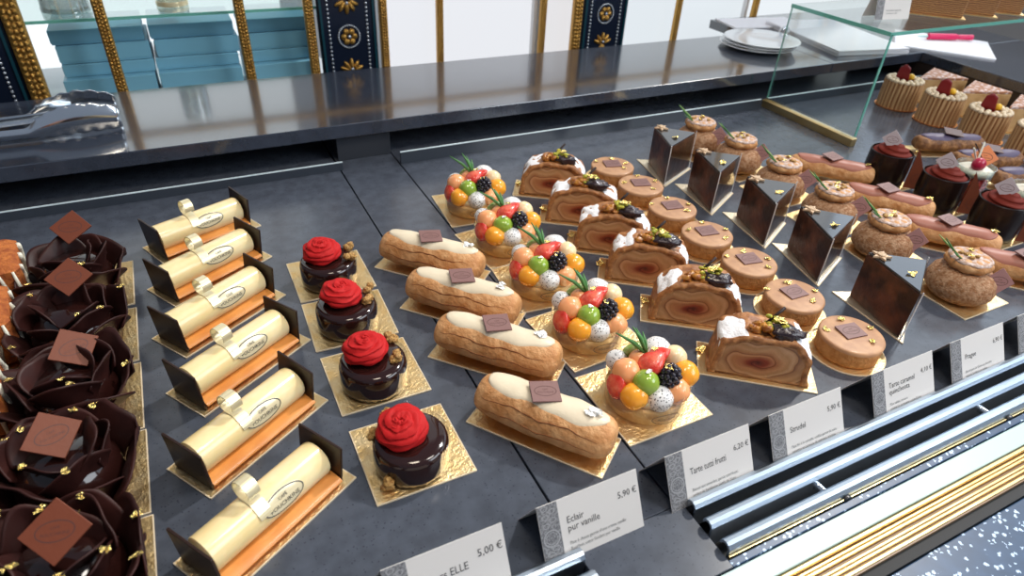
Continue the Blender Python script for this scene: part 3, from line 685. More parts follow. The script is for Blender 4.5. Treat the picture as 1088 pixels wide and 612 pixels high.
def fruit_tart(x, y, rz, label, seed, label_side=True):
    rnd = random.Random(seed); t = thing('fruit_tart', label, 'tart', (x,y,0), rz, 'mixed fruit tarts'); FS = 1.07
    board(t, rect(9.9,10.0,-.05,.2)); 
    MB().lathe([(3.75,.14),(4.0,.25),(4.05,1.7),(3.9,1.95),(3.3,1.9),(0.01,1.9)], 56).build('tart_base', sable, t, smooth='all')
    MB().grid(lambda u,v: (4.25*cos(2*pi*u), 4.25*sin(2*pi*u), .15+3.1*v), 72, 2, True).build('clear_collar', film, t, smooth='all')
    mb = MB().lathe([(3.6,1.8),(3.7,2.6),(2.6,3.4),(0.01,3.6)], 32); mb.build('custard_filling', paleM, t, smooth='all')
    B = lambda n, c, r, m: MB().ball((c[0]+rnd.uniform(-.12,.12), c[1]+rnd.uniform(-.12,.12), c[2]), r*FS, (1,1,.96), 28, 18, .05, 1.5, seed=seed).build(n, m, t, smooth='all')
    B('melon_ball',(-2.75,-1.75,2.9),1.28,orangeM); B('dragonfruit_ball',(-.75,-2.85,2.75),1.22,dragM); B('melon_ball',(1.35,-2.85,2.9),1.25,salmonM)
    B('melon_ball',(3.05,-1.6,3.5),1.30,orangeM); B('melon_ball',(-2.5,.55,4.1),1.28,salmonM); B('green_grape',(-1.45,-1.45,4.0),1.22,grapeM)
    B('melon_ball',(3.1,.35,4.2),1.15,paleM); B('melon_ball',(-.6,1.3,4.3),1.0,salmonM)
    B('dragonfruit_ball',(2.1,1.9,4.1),1.45,dragM); B('dragonfruit_ball',(-2.1,2.7,3.5),1.05,dragM); B('green_grape',(3.1,2.3,2.9),1.0,grapeM)
    MB().ball((-.1,2.7,4.2),1.3,(1,.55,1),20,12,M=Matrix.Rotation(rad(25),3,'X')).build('kiwi_slice', kiwiM, t, smooth='all')
    straw((-3.6,.2,3.0), t, 1.3, .1, rad(85)); straw((-.25,-.35,5.1), t, 1.25, rad(60), rad(95)); straw((.95,.3,5.0), t, 1.1, rad(50), rad(60)); straw((3.9,.9,2.6), t, .8, 0, rad(95))
    blackberry((.75,-2.0,4.35), 1.12, t)
    for k in range(5):
        dx, dy, dz = ((-3.0,1.6,2.6),(-2.3,1.9,2.0),(-1.2,1.5,2.9),(-.4,1.9,2.2),(.3,1.6,1.7))[k]
        MB().tube([(.1,.9,4.9),(.1+.5*dx,.9+.5*dy,5.1+.55*dz),(.1+dx,.9+dy,4.9+dz)], [.13,.20,.05], 6).build('herb_sprig', chive, t, smooth='all')
    leaf(t, (.6,-1.9,5.55), .5, goldL, seed); leaf(t, (-1.4,-1.5,5.25), .35, silvL, seed+1, 'silver_leaf'); leaf(t, (.4,.4,5.9), .4, goldL, seed+2)
    k = MB(); pl = lambda u,v: (4.3*sin(rad(-8)+u/4.3), -4.3*cos(rad(-8)+u/4.3), 1.25+v)
    oval(k, pl, 1.5, .62, .06); lettering(k, 'POUCHKINE', .33, lambda u,v: pl(u,v-.12), 'C'); k.build('collar_print', inkM, t)
for i, (x, y, l) in enumerate(((35.0,35.8,FR[0]),(35.1,46.9,FR[1]),(35.1,57.4,FR[2]),(35.0,68.0,FR[3]),(35.2,79.1,'rearmost of its column'))):
    fruit_tart(x, y, (0,4,-5,6,-4)[i], 'round tart piled with melon balls, berries and grapes, '+l, 21+i)

# --- strudel slices
def strudel(x, y, rz, label, seed):
    rnd = random.Random(seed); t = thing('strudel_slice', label, 'strudel', (x,y,0), rz, 'strudel slices')
    board(t, rect(12.2,5.5,0,.1)); L_, H_, D = 10.5, 5.7, 4.1
    def prof(q, k=1.0):   # q 0..1 over the dome from right foot to left foot
        a = pi*q; n = .10*noise.noise(Vector((q*7,seed,0)))
        return (L_/2*k*math.copysign(abs(cos(a))**.80, cos(a))*(1-.06*(1-sin(a)))*(1+n), .2+(H_-.2)*k*(sin(a)**.62)*(1+n))
    def face(yy, k=.90):
        pts = [prof(i/40, k) for i in range(41)]
        return pts
    # filling: closed prism of the inner profile
    pts = face(0); n = len(pts); mb = MB()
    mb.v = [(p[0],-D/2,p[1]) for p in pts]+[(p[0],D/2,p[1]) for p in pts]
    mb.f = [tuple(range(n)), tuple(range(2*n-1,n-1,-1))]+[(i,(i+1)%n,n+(i+1)%n,n+i) for i in range(n)]
    mb.build('rolled_filling', swirlM, t)
    mb = MB(); m_ = 10      # crust shell
    def sh(u, v, o): p = prof(u, 1.0 if o else .88); jit = .10*noise.noise(Vector((u*14,v*3,seed+o))); return (p[0]+jit, -D/2-.08+(D+.16)*v+.12*noise.noise(Vector((u*20,seed,5))), p[1]+jit+(.0))
    mb.grid(lambda u,v: sh(u,v,1), 60, m_); mb.grid(lambda u,v: sh(u,v,0), 60, m_)
    for v in (0,1):
        mb.grid(lambda u,w,v=v: tuple(Vector(sh(u,v,1))*w+Vector(sh(u,v,0))*(1-w)), 60, 2)
    mb.box((0,0,.3),(L_*.99,D,.3)); mb.build('pastry_crust', strC, t, smooth='all')
    for (a0, a1, s) in ((.10,.37,0),(.60,.88,1)):     # powdered shoulders
        def sg(u, v):
            q = a0+(a1-a0)*u; p = prof(q, 1.0); e = min(1, 4*min(u,1-u), 4*min(v,1-v)); dv = .16*noise.noise(Vector((u*5+s*9,seed,1)))
            th = .20*e*(.75+1.5*noise.noise(Vector((u*4,v*4,seed+s))))-.05
            c = Vector((0,0,1.5)); d = Vector((p[0],0,p[1]))-c; d.normalize()
            return (p[0]+d.x*th, -D/2+.0+(D*1.0)*(v*(1+dv)) , p[1]+d.z*th)
        MB().grid(sg, 26, 18).build('icing_sugar', sugar, t, smooth='all')
    cx = .7; top = prof(.45)[1]
    mb = MB()
    for k in range(26): mb.ball((cx+rnd.uniform(-1.0,1.0), -.4+rnd.uniform(-.9,.9), top+.75+rnd.uniform(-.3,.6)), rnd.uniform(.18,.34), (1.2,.8,.8), 7, 5, .3, 3)
    mb.build('chopped_pistachio', nutG, t, smooth='all')
    MB().ball((cx+.9,-1.0,top+.4), 1.25, (1.3,.8,.6), 20, 12, .5, 2.4, seed=seed).build('candied_fig', figM, t, smooth='all')
    mb = MB()
    for k in range(8): mb.ball((cx-2.4+k*.32,-.8+.5*sin(k*2.1+seed),top+.2+.12*k*(k<5)), .52, (1.1,.8,.8), 10, 8, .8, 2.6, seed=seed+k)
    mb.build('candied_peel', carmel, t, smooth='all')
    MB().tube([(cx-1.4,-.3,top+.2),(cx-.3,.4,top+1.3),(cx+.5,.8,top+2.2)], .16, 8).build('vanilla_pod', darkC, t, smooth='all')
    leaf(t, (cx+.2,-.8,top+1.4), .7, goldL, seed)
    leaf(t, (-5.7,1.2,.2), .7, goldL, seed+8)
for i, (x, y, a) in enumerate(((48.9,34.7,-38),(48.6,44.9,-36),(48.4,54.0,-36),(48.3,61.9,-36),(48.6,70.3,-34),(48.8,79.3,-33))):
    strudel(x, y, a, 'cut strudel slice with sugar and pistachio, '+(FR[i] if i < 5 else 'rearmost of its column'), 41+i)

# --- mocha tarts
def mocha_tart(x, y, label, seed):
    rnd = random.Random(seed); t = thing('mocha_tart', label, 'tart', (x,y,0), 0, 'round mocha tarts')
    board(t, disc(4.25), goldB); a = rnd.uniform(-8,8)
    MB().lathe([(3.25,.14),(3.36,.3),(3.42,1.0),(3.45,1.9),(3.45,2.2),(3.3,2.25)], 64).build('tart_crust', crust, t, smooth='all')
    MB().lathe([(3.47,2.0),(3.48,2.3),(3.40,2.42),(3.2,2.46),(0.01,2.46)], 64, cap=False).build('mocha_glaze', mocha, t, smooth='all')
    plaque(t, (.15,.35,2.60), 2.75, plaqP, rz=-8+a, sy=.80, tilt=3)
    for k, (lx, ly) in enumerate(((-2.2,1.6),(1.0,-1.9),(2.5,-.2),(.9,2.4))): leaf(t, (lx+rnd.uniform(-.3,.3),ly+rnd.uniform(-.3,.3),2.5), .48, goldL, seed+k)
for i, (x, y) in enumerate(((60.6,32.7),(60.4,40.9),(60.6,48.8),(60.2,56.6),(60.4,64.5),(60.4,72.4),(60.1,79.9))):
    mocha_tart(x, y, 'round glossy mocha tart with square plaque, '+(FR[i] if i < 6 else 'rearmost of its column'), 61+i)

# --- triangular chocolate slices
def wedge(x, y, rz, label, seed):
    t = thing('triangular_cake_slice', label, 'cake', (x,y,0), rz, 'triangular dark chocolate slices')
    h = 6.4; d = lambda a, l: (l*cos(rad(a)), l*sin(rad(a)))
    A, B, D = (.35,.35), d(68,9.3), d(24,9.0)
    b0 = (-.0,-.3); board(t, [b0, d(22,9.4), d(27,9.7), d(62,10.0), d(77,10.6)], mat('pale_gold_board',(.85,.74,.55),.34,.9,bump=.4,bscale=330))
    A = (A[0]+.1,A[1]+.15); MB().prism([A, D, B], .14, h).build('cake_layers', wedgeM, t, bevel=.12)
    k = .985; cx, cy = (A[0]+B[0]+D[0])/3, (A[1]+B[1]+D[1])/3; sh = lambda p: (cx+(p[0]-cx)*k, cy+(p[1]-cy)*k)
    MB().prism([sh(A), sh(D), sh(B)], h, h+.28).build('mirror_glaze', glazeM, t, bevel=.1)
    n = Vector((D[1]-A[1], -(D[0]-A[0]))).normalized()*.14      # film against the right-hand cut face
    MB().grid(lambda u,v: (A[0]+n.x-.3+(D[0]-A[0]+.5)*u, A[1]+n.y-.2+(D[1]-A[1]+.4)*u, .2+6.5*v), 6, 2).build('clear_film', film, t)
    fe = MB(); P0 = (A[0]+n.x-.3, A[1]+n.y-.2); P1 = (D[0]+n.x+.2, D[1]+n.y+.2)
    fe.tube([(P0[0],P0[1],.2),(P0[0],P0[1],6.9)], .07, 6); fe.tube([(P0[0],P0[1],.2),(P1[0],P1[1],.2)], .07, 6); fe.tube([(P1[0],P1[1],.2),(P1[0],P1[1],6.9)], .06, 6)
    fe.build('film_edge', mat('film_edge',(.75,.75,.76),.2,spec=.8), t)
    mb = MB()      # star of brittle
    cxx, cyy = B[0]*.80+.9, B[1]*.82
    pts = [(cxx+(1.25 if i%2==0 else .55)*cos(i*pi/5+.3), cyy+(1.25 if i%2==0 else .55)*sin(i*pi/5+.3)) for i in range(10)]
    mb.prism(pts, h+.3, h+.62); mb.ball((cxx,cyy,h+.62),.6,(1,1,.5),10,6,.4,3); mb.build('nougat_star', mat('pale_nougat',(.62,.44,.28),.5,bump=.5,bscale=300), t, bevel=.08)
    leaf(t, (3.4,2.9,h+.3), .65, goldL, seed)
for i, (x, y, a) in enumerate(((67.9,31.1,9),(67.9,43.5,0),(68.2,53.3,4),(67.6,63.9,5),(66.8,74.4,2))):
    wedge(x, y, a, 'tall triangular dark chocolate slice with shiny top, '+(FR[i] if i < 4 else 'rearmost of its column'), 81+i)

# --- cream puffs with ring on top
def puff(x, y, rz, label, seed, sc=1.0):
    rnd = random.Random(seed); t = thing('cream_puff', label, 'pastry', (x,y,0), rz, 'cream puffs with choux rings')
    board(t, rect(8.8,8.6,.2,0))
    MB().lathe([(2.4,.14),(3.3,.35),(3.95,1.2),(4.05,2.0),(3.7,3.1),(2.9,3.9),(1.6,4.3),(0.01,4.4)], 56).build('choux_bun', chouxD, t, smooth='all')
    MB().ball((-.4,.3,2.75),3.0,(1.05,1.05,.54),28,14,.06,2).build('powdered_crown', vioPw, t, smooth='all')
    mb = MB(); cx, cy, cz = .1, .3, 4.5
    def ring(u, v):
        a, b = 2*pi*u, 2*pi*v; rr = 1.65+1.1*cos(b)*(1+.08*sin(9*a)); return (cx+rr*cos(a), cy+rr*sin(a), cz+.8*sin(b)*(1+.08*sin(9*a+1))+.35)
    mb.grid(ring, 60, 16, True).build('choux_ring', choux, t, smooth='all')
    MB().lathe([(2.5,0),(2.55,.18),(2.2,.36),(.01,.42)], 40, (cx,cy,5.25)).build('powdered_lid', vioPw, t, smooth='all')
    mb = MB()
    for k in range(6): mb.ball((cx+rnd.uniform(-1.3,1.3), cy+rnd.uniform(-1.0,1.0), 5.75), .3, (1.2,1,.8), 8, 6, .5, 3)
    mb.build('hazelnut_bits', crumbM, t, smooth='all')
    plaque(t, (1.5,-3.3,3.7), 2.35, mat('light_mauve',(.30,.15,.14),.5,bump=.15,bscale=160), tilt=66, rz=-42-rz, diamond=True, th=.14, sy=1)
    for k, (dx, dy, dz) in enumerate(((-3.3,1.2,3.6),(-1.8,2.6,2.6),(-2.9,.2,2.2))):
        MB().tube([(cx+.3*dx,cy+.3*dy,5.0),(cx+dx,cy+dy,4.9+dz*.6),(cx+dx*1.35,cy+dy*1.35,4.7+dz)], [.10,.13,.05], 6).build('chive', chiveL if k==1 else chive, t, smooth='all')
    leaf(t, (cx-.6,cy-.3,5.9), .45, goldL, seed); leaf(t, (cx+.8,cy+.5,5.9), .45, goldL, seed+5)
for i, (x, y) in enumerate(((83.6,35.1),(83.0,46.2),(83.0,55.6),(83.0,65.6),(83.3,75.8),(81.8,84.6))):
    puff(x, y, (0,-5,5,0,8,0)[i], 'round cream puff with powdered ring and mauve diamond, '+(FR[i] if i < 5 else 'rearmost of its column'), 101+i)

# --- caramel eclairs, brown eclairs
for i, (x, y, a) in enumerate(((95.0,33.6,-50),(93.9,44.0,-50),(94.4,54.6,-52),(95.8,66.6,-48))):
    t, at, top = eclair('caramel_eclair', 'eclair with rosy caramel icing and mauve plaque, %s'%('at the right edge of the photo' if i == 0 else FR[i] if i < 3 else 'rearmost of the four'), 'eclair', 'caramel eclairs',
        x, y, a, 13.4, 4.0, 3.4, choux, carI, plaqP, (14.2,5.0), seed=i+11, icehw=62, split=False)
    plaque(t, (-.4,.1,3.98), 2.7, plaqP, tilt=6, rz=50, diamond=False, sy=.9)
    leaf(t, (5.2,0,3.6), .6, goldL, i+3)
for i, (x, y, a, l) in enumerate(((127.4,66.9,-22,'rearmost, in front of the fluted tarts'),(127.0,59.2,-20,'middle one of the three'),(126.5,51.5,-20,'at the right edge beside the glasses'))):
    t, at, top = eclair('violet_eclair', 'dark eclair with violet icing, '+l, 'eclair', 'violet iced eclairs', x, y, a, 13.4, 3.9, 3.3, brownC, purI, plaqP, (14.4,5.2), seed=i+31, icehw=55, split=False)
    plaque(t, (.2,.1,3.9), 3.1, mat('dark_plaque',(.085,.035,.03),.45), tilt=5, rz=20, diamond=True, printed=False)

# --- chocolate pots
def pot(x, y, label, seed):
    t = thing('chocolate_pot', label, 'dessert', (x,y,0), 0, 'dark chocolate pots with swirled cream')
    board(t, rect(7.8,7.8))
    MB().lathe([(2.9,.14),(3.2,.3),(3.4,3.0),(3.3,5.7),(3.15,5.8),(3.05,5.6),(3.05,5.0),(0.01,5.0)], 56).build('chocolate_shell', potM, t, smooth=True)
    mb = MB()
    def sw(u, v):
        a = 2*pi*u; r = 2.95*(1-v**1.4)+.02; ph = (a*3/(2*pi)+v*1.6)%1.0
        k = 1+.09*sin(a*2+v*24); return (r*k*cos(a), r*k*sin(a), 5.0+2.5*(v**.8))
    mb.grid(sw, 72, 20, True).build('swirled_cream', mat('cocoa_cream',(.15,.020,.012),.6,spec=.12), t, smooth='all')
    MB().add([(1.5,-3.15,.2),(4.4,-5.6,.2),(2.3,-2.9,6.8),(1.62,-3.0,.2),(4.52,-5.45,.2),(2.4,-2.75,6.8)], [(0,1,2),(5,4,3),(0,3,4,1),(1,4,5,2),(2,5,3,0)]).build('triangular_tag', plaqR, t)
    o = emblem(lambda u,v: (2.75+u*.76*.9-.06, -4.02-u*.65*.9-.08+v*.12, 1.9+v*.95), 1.0, .9).build('emblem', plaqI, t); o.location = (.0,-.0006,0)
    plaque(t, (-.9,.2,7.7), 2.3, mat('grey_plaque',(.42,.36,.38),.35), tilt=70, rz=-55, diamond=True, th=.12)
    leaf(t, (3.0,-2.4,6.0), .4, goldL, seed)
for i, (x, y, l) in enumerate(((103.7,43.4,'nearest, at the right edge'),(103.8,52.7,'middle one of the three'),(103.5,62.2,'rearmost of the three'))):
    pot(x, y, 'dark chocolate pot with swirled red-brown cream, '+l, 121+i)

# --- verrines
def verrine(x, y, label, seed):
    rnd = random.Random(seed); t = thing('strawberry_glass', label, 'dessert', (x,y,0), 0, 'strawberry cream glasses')
    MB().lathe([(2.1,0),(2.3,.1),(2.9,5.6),(2.8,5.6),(2.25,.35),(0.01,.3)], 40).build('glass_cup', glassM, t, smooth=True)
    MB().lathe([(2.15,.4),(2.45,2.4),(0.01,2.4)], 32).build('red_jelly', strawM, t, smooth=True)
    for k in range(9): a = k*.7; MB().ball((1.75*cos(a),1.75*sin(a),3.2),.85,(.8,.8,1),12,8).build('strawberry_piece', strawM, t, smooth='all')
    MB().lathe([(2.6,4.2),(2.7,4.9),(1.8,5.4),(0.01,5.6)], 32).build('whipped_cream', creamM, t, smooth='all')
    MB().ball((-.9,-.6,6.1),1.15,(1,.85,.95),20,12).build('red_berry', raspM, t, smooth='all')
    plaque(t, (1.5,.2,6.7), 2.8, mat('orange_plaque',(.72,.24,.09),.45), tilt=58, rz=-50, diamond=True, th=.14)
    for (a, b) in (((-2.1,.6,8.6),(.4,.2,5.4)),((1.0,1.0,9.0),(-1.2,-.4,5.6))): MB().tube([a,b], .14, 6).build('cream_stick', creamM, t, smooth=True)
    MB().tube([(-.6,1.4,8.8),(.3,.4,7.2),(.9,-.6,5.4)], .09, 6).build('vanilla_pod', darkC, t, smooth=True)
verrine(112.3, 53.2, 'glass of strawberries and cream with orange plaque, standing between chocolate pots', 5)
verrine(112.5, 44.6, 'glass with red berry, at the right edge of the photo', 6)

# --- fluted tarts, cheesecakes
def fluted(x, y, label, seed):
    rnd = random.Random(seed); t = thing('fluted_cream_tart', label, 'tart', (x,y,0), rnd.uniform(-8,8), 'fluted wafer tarts with cream dots')
    mb = MB()
    def fn(u, v):
        a = 2*pi*u; r = 3.66+.30*abs(sin(14*a+.25*sin(v*5)))+.06*sin(45*a); return (r*cos(a), r*sin(a), .05+5.6*v)
    mb.grid(fn, 208, 5, True); mb.lathe([(3.8,5.5),(.01,5.55)], 40).build('wafer_wall', flutM, t, smooth='all')
    mb = MB()
    for k in range(20):
        a = 2*pi*k/20; mb.ball((3.35*cos(a),3.35*sin(a),5.8), .55, (1,1,.8), 10, 6)
        if k%2: mb.ball((2.3*cos(a),2.3*sin(a),5.9), .55, (1,1,.8), 10, 6)
    mb.build('cream_dots', mat('toasted_cream',(.74,.60,.42),.5), t, smooth='all')
    MB().grid(lambda u,v: (-.5+(u-.5)*3.0*(1-.3*v)*.5, .6-(u-.5)*3.0*(1-.3*v)*.8, 5.6+3.4*v-1.4*abs(u-.5)*v), 10, 6).build('red_shard', mat('red_shard',(.22,.014,.016),.35), t, smooth='all', solid=.15)
    MB().ball((1.2,-.4,6.3),.7,(1,1,1),12,8).build('yellow_berry', mat('yellow_berry',(.85,.50,.03),.3), t, smooth='all')
    MB().lathe([(4.3,.0),(4.35,.12)], 40).build('cake_board', copperB, t)
for i, (x, y, l) in enumerate(((141.3,59.6,'at the right edge'),(141.3,69.2,'third from the left'),(141.3,78.8,'second from the left'),(141.6,88.6,'leftmost'))):
    fluted(x, y, 'small fluted wafer tart dotted with cream, %s under the glass shelf'%l, 140+i)
def cheese(x, y, rz, label):
    t = thing('powdered_cake_slice', label, 'cake', (x,y,0), rz, 'powdered triangular cake slices')
    pts = [(-6.0,0),(5.2,-4.3),(5.2,4.3)]
    MB().prism([(-6.6,-.6),(6,-4.9),(6,4.9),(-6.6,.6)], 0, .13).build('cake_board', goldB, t)
    MB().prism(pts, .14, 5.0).build('sponge', tanM, t, bevel=.15); MB().prism([(p[0]*.99,p[1]*.99) for p in pts], 5.0, 5.5).build('powdered_top', pwdM, t, bevel=.1)
for i, (x, y, l) in enumerate(((154,69.5,'rightmost'),(153.6,79.5,'middle'),(153.2,89.2,'leftmost, beside the papers'))):
    cheese(x, y, 0, 'tan triangular cake slice with powdered top, '+l)

# ------------------------------------------------------------------ glass shelf over the right corner
gs = thing('glass_shelf', 'clear raised glass shelf with green edges at the upper right', 'shelf', (112,87,0))
HT = 20.5
MB().box((0,-.2,HT/2+.9),(.6,22.6,HT-1.6)).build('side_pane', glassM, gs)
MB().box((25.5,-.2,HT),(52,22.6,.6)).build('top_pane', glassM, gs)
for c, d in (((-.45,-.2,HT),(.15,22.6,.7)),((25.5,-11.6,HT),(52,.15,.6)),((0,-11.6,HT/2+.9),(.5,.15,HT-2)),((0,11.2,HT/2+.9),(.3,.15,HT-2))):
    MB().box(c, d).build('glass_edge', greenE, gs)
MB().box((-.2,-.2,.8),(1.5,23.4,1.6),bev=.1).build('brass_foot', brass, gs)
def mille(x, y, rz, label, h=4.5, z=HT+.3):
    t = thing('mille_feuille', label, 'pastry', (x,y,z), rz, 'layered pastry slices on the glass shelf')
    MB().box((0,0,.08),(10.5,5.4,.14)).build('cake_board', goldB, t)
    MB().box((0,0,.15+h/2),(9.2,4.2,h),bev=.1).build('pastry_layers', milleM, t)
    MB().grid(lambda u,v: (-4.7+9.4*u, -2.25, .2+(h-.3)*v), 4, 2).build('clear_film', film, t)
for i, (x, y, l) in enumerate(((134.0,83.5,'leftmost, beside the price card'),(142.8,82.8,'second from the left'),(151.0,82.4,'at the right edge'),)):
    mille(x, y, -48, 'brown layered pastry slice on the glass shelf, '+l)

# ------------------------------------------------------------------ price cards
def price_card(x, label, lines, price, small, y=23.5, z=0, w=9.2, hgt=5.1, rz=0, lean=28, title=.62, loc=None, psz=.56, tx=2.35, tsz=1.0):
    t = thing('price_card', label, 'price card', loc or (x+w/2,y,z), rz, 'folded price cards')
    c, s = cos(rad(lean)), sin(rad(lean)); H = hgt
    pf = lambda u, v, q=.0: (u-w/2, v*s-q*c, v*c+q*s+.0)       # front face, q = out of the sheet
    MB().add([pf(0,0),pf(w,0),pf(w,H),pf(0,H)], [(0,1,2,3)]).build('front_sheet', cardM, t, solid=.04)
    MB().add([pf(0,H),pf(w,H),(w/2,2*H*s,.02),(-w/2,2*H*s,.02)], [(0,1,2,3)]).build('back_sheet', cardM, t, solid=.04)
    b = MB().add([pf(0.02,0.02,.03),pf(1.75,.02,.03),pf(1.75,H-.02,.03),pf(.02,H-.02,.03)], [(0,1,2,3)]).build('printed_band', bandGr, t)
    e = MB(); pl = lambda u,v: pf(u+.9,v+H*.44,.045); oval(e, pl, .72, .72, .10); oval(e, pl, .5, .5, .05)
    for k in range(5): oval(e, lambda u,v,k=k: pf(u+.9+(.3 if k%2 else -.3), v+H*(.66+.07*k), .045), .3, .22, .07, 16); 
    for k in range(4): oval(e, lambda u,v,k=k: pf(u+.9+(.25 if k%2 else -.25), v+H*(.05+.07*k), .045), .35, .2, .07, 16)
    e.build('seal', bandGr2, b)
    k = MB(); n = len(lines)
    for i, l in enumerate(lines): lettering(k, l, title, lambda u,v,i=i: pf(u+tx, v+H*.52+(.0 if n==1 else .28)-i*title*.85, .04), 'L', .86*tsz)
    if k.v: k.build('title_print', inkM, t)
    k = MB(); lettering(k, price, psz, lambda u,v: pf(u+w-.25, v+H*.63, .04), 'R', .9)
    if k.v: k.build('price_print', inkM, t)
    k = MB()
    for i, l in enumerate(small): lettering(k, l, .40, lambda u,v,i=i: pf(u+tx, v+H*.22-i*.48, .04), 'L', .82)
    if k.v: k.build('small_print', mat('light_ink',(.22,.22,.22),.6), t)
    return t
price_card(17.0, 'white tented card reading Eclair pur vanille 5,90 €', ['Eclair','pur vanille'], '5,90 €', ["Pâte à choux garnie d'une crème vanille","Bourbon, cœur fondant pur vanille"], title=.82, psz=.78)
price_card(29.1, 'white tented card reading Tarte tutti frutti 6,20 €', ['Tarte tutti frutti'], '6,20 €', ["Biscuit aux amandes, garnie tutti frutti,","sorbet de framboise, pistils de Yuzu."], title=.86, psz=.74, tsz=.82)
price_card(40.7, 'white tented card reading Strudel 5,90 €', ['Strudel'], '5,90 €', ["Pâte filo à la cannelle, confite garnie de noix,","noisettes et compote de pommes, griottes"], psz=.74, title=.80)
price_card(54.2, 'white tented card reading Tarte caramel 4,10 €', ['Tarte caramel','quinchonta'], '4,10 €', ["Pâte sablée, mousse","caramel et cacahuètes caramélisées"], psz=.74, title=.80)
price_card(66.3, 'white tented card reading Prague 6,90 €', ['Prague'], '6,90 €', ["Biscuit pain de Gênes au chocolat,","ganache fondante au praliné"], psz=.74, title=.80)
price_card(78.2, 'white tented card cut by the right edge of the photo', [], '', [])
price_card(4.9, 'white tented card reading rs ELLE 5,00 €, at the bottom edge', ['rs ELLE'], '5,00 €', ["Chocolat, praliné noisette,","vanille, pistache, griotte"], tx=3.9, psz=.86, title=.86)
price_card(-7.3, 'white tented card barely showing at the bottom edge, below the log cakes', [], '', [], y=23.3)
price_card(0, 'small white price card standing on the glass shelf', ['Tarte'], '4,60 €', ["Pâte feuilletée caramélisée,","crème légère vanille"], loc=(120.8,82.6,HT+.3), w=8.0, rz=-8, lean=14, hgt=6.5)

# ------------------------------------------------------------------ on the worktops
def tong(loc, rz, label):
    t = thing('serving_tongs', label, 'tongs', loc, rz, None)
    for arm, dz in ((0,0),(1,1.7)):
        def fn(u, v, arm=arm):
            x = -30+34*v; hd = max(0,(v-.66)/.34); w = .75+1.25*sin(min(1,hd)*pi*.84)**.8*(hd>0); q = u*2-1
            scal = (.28*abs(sin(hd*19)) if hd > .10 else 0)*(abs(q)>.82)
            side = 1 if arm else -1; sp = .6+2.6*sin(min(1,v*1.15)*pi*.5)-.5*hd
            return (x, side*(sp+(.35+.9*hd*(1.2-hd))*(1-q*q)), .15+w+.3*1+q*(w+scal))
        MB().grid(fn, 15, 90).build('arm', steel, t, smooth='all', solid=.12)
    MB().tube([(-30,-.9,1.0),(-31,0,1.0),(-30,.9,1.0)], .5, 10).build('spring_bend', steel, t, smooth='all')
    MB().tube([(-26,2.2,1.4),(-6,2.6,1.9),(-2.0,2.9,2.2)], .22, 8).build('rib', steel, t, smooth='all')
tong((-13.4,112.6,6.6), 3, 'polished steel serving tongs with scalloped tips lying on the dark worktop')
for i in range(3):
    o = MB().lathe([(5.0,0),(5.4,.1),(8.6,.75),(8.75,.9),(8.6,.95),(5.4,.35),(0.01,.3)], 72).build('dinner_plate', porcel, smooth=True, loc=(125.3+.3*i,117.3-.3*i,6.55+.62*i))
    tag(o, 'white porcelain plate, %s of the stack on the back worktop'%('bottom','middle','top')[i], 'plate', 'white plates in one stack')
o = MB().grid(lambda u,v: ((1.1+.25*cos(2*pi*v))*cos(2*pi*u), .25*sin(2*pi*v)*2.2, (1.1+.25*cos(2*pi*v))*sin(2*pi*u)+1.35), 30, 10, True).build('napkin_ring', steel, smooth='all', loc=(131.3,115.6,8.6))
tag(o, 'small shiny ring standing on the top plate', 'ring')
pp = [(139.9,122.1),(137.4,102.6),(162.5,103.4),(166.0,110.7),(160.0,133.5),(141.0,133.5)]
def pile(name, c, w, d, rz, z, n, label):
    t = MB(); rnd = random.Random(9)
    for k in range(n): t.box((rnd.uniform(-.15,.15),rnd.uniform(-.15,.15),.06+k*.12),(w,d,.115),rad(rnd.uniform(-.7,.7)))
    o = t.build(name, paperM, loc=(c[0],c[1],z)); o.rotation_euler = (0,0,rad(rz)); tag(o, label, 'paper'); return o
pile('paper_stack', (151.5,117.5), 20.5, 29.0, -10, 6.52, 10, 'thick stack of white paper on the worktop behind the glass shelf')
pile('paper_sheets', (176.0,104.5), 19, 22, 38, 6.52, 3, 'few loose white sheets under the pink pen')
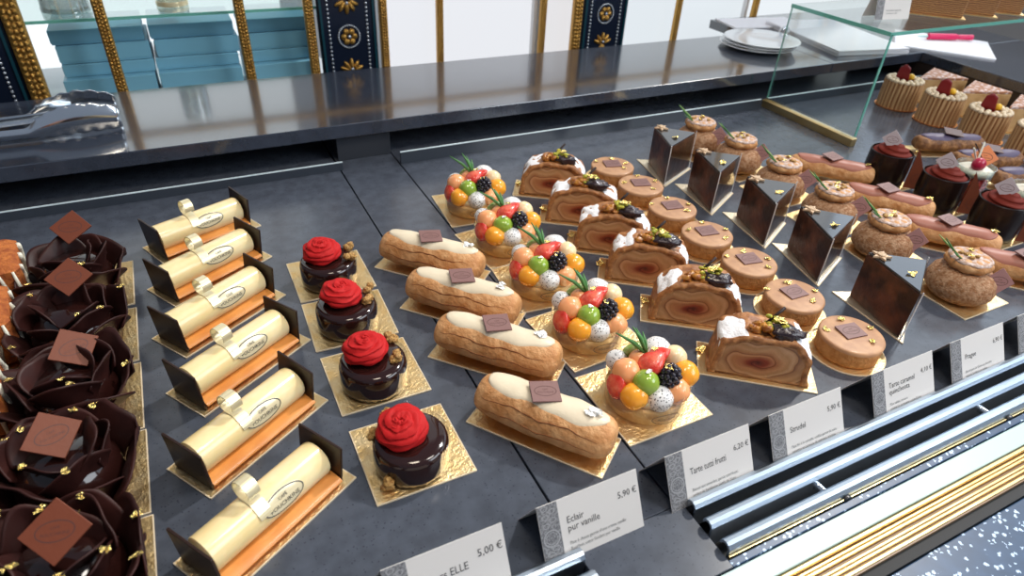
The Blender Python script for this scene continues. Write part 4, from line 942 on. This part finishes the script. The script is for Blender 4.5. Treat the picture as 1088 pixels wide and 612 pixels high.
pile('paper_sheets', (144,135.5), 22, 10, -10, 6.52, 3, 'pale sheets at the back of the worktop, right of the plates')
pn = thing('felt_pen', 'pink felt pen lying on loose white sheets', 'pen', (179.0,106.8,6.95), -22)
MB().tube([(-4.2,0,.75),(-3.9,0,.75),(3.5,0,.75),(4.2,0,.75)], [.35,.75,.8,.5], 16).build('barrel', pinkM, pn, smooth=True)
MB().tube([(4.2,0,.75),(8.2,0,.75)], [.6,.7], 16).build('cap', pinkM, pn, smooth=True)
MB().tube([(-6.6,0,.7),(-4.2,0,.75)], [.18,.35], 12).build('tip', mat('pale_tip',(.5,.7,.7),.4), pn, smooth=True)

# ------------------------------------------------------------------ light
def area(name, loc, target, size, power, col, sy=None):
    l = bpy.data.lights.new(name, 'AREA'); l.energy = power; l.color = col; l.size = size
    if sy: l.shape = 'RECTANGLE'; l.size_y = sy
    o = bpy.data.objects.new(name, l); C.objects.link(o); o.location = loc
    o.rotation_euler = (Vector(target)-Vector(loc)).to_track_quat('-Z','Y').to_euler(); return o
area('ceiling_lamp', (.15,.22,1.5), (.15,.35,0), .30, 6.2, (1,.86,.68))
area('ceiling_lamp', (.8,.10,1.5), (.8,.4,0), .35, 8.5, (1,.93,.85))
area('shop_window', (2.2,-1.2,1.6), (.7,.5,0), 1.6, 42, (.86,.93,1), 1.2)
sun = bpy.data.lights.new('sun', 'SUN'); sun.energy = 2.0; sun.color = (1,.97,.92); sun.angle = rad(3)
so = bpy.data.objects.new('sun', sun); C.objects.link(so); so.rotation_euler = Vector((-.62,-.25,-.75)).to_track_quat('-Z','Y').to_euler()
w = bpy.data.worlds.new('world'); bpy.context.scene.world = w; w.use_nodes = True
w.node_tree.nodes['Background'].inputs[0].default_value = (.62,.72,.90,1); w.node_tree.nodes['Background'].inputs[1].default_value = .32
sc = bpy.context.scene
sc.view_settings.view_transform = 'Standard'; sc.view_settings.look = 'None'; sc.view_settings.gamma = 1; sc.view_settings.use_curve_mapping = False
sc.view_settings.exposure = 0.0
sc.cycles.transparent_max_bounces = 16
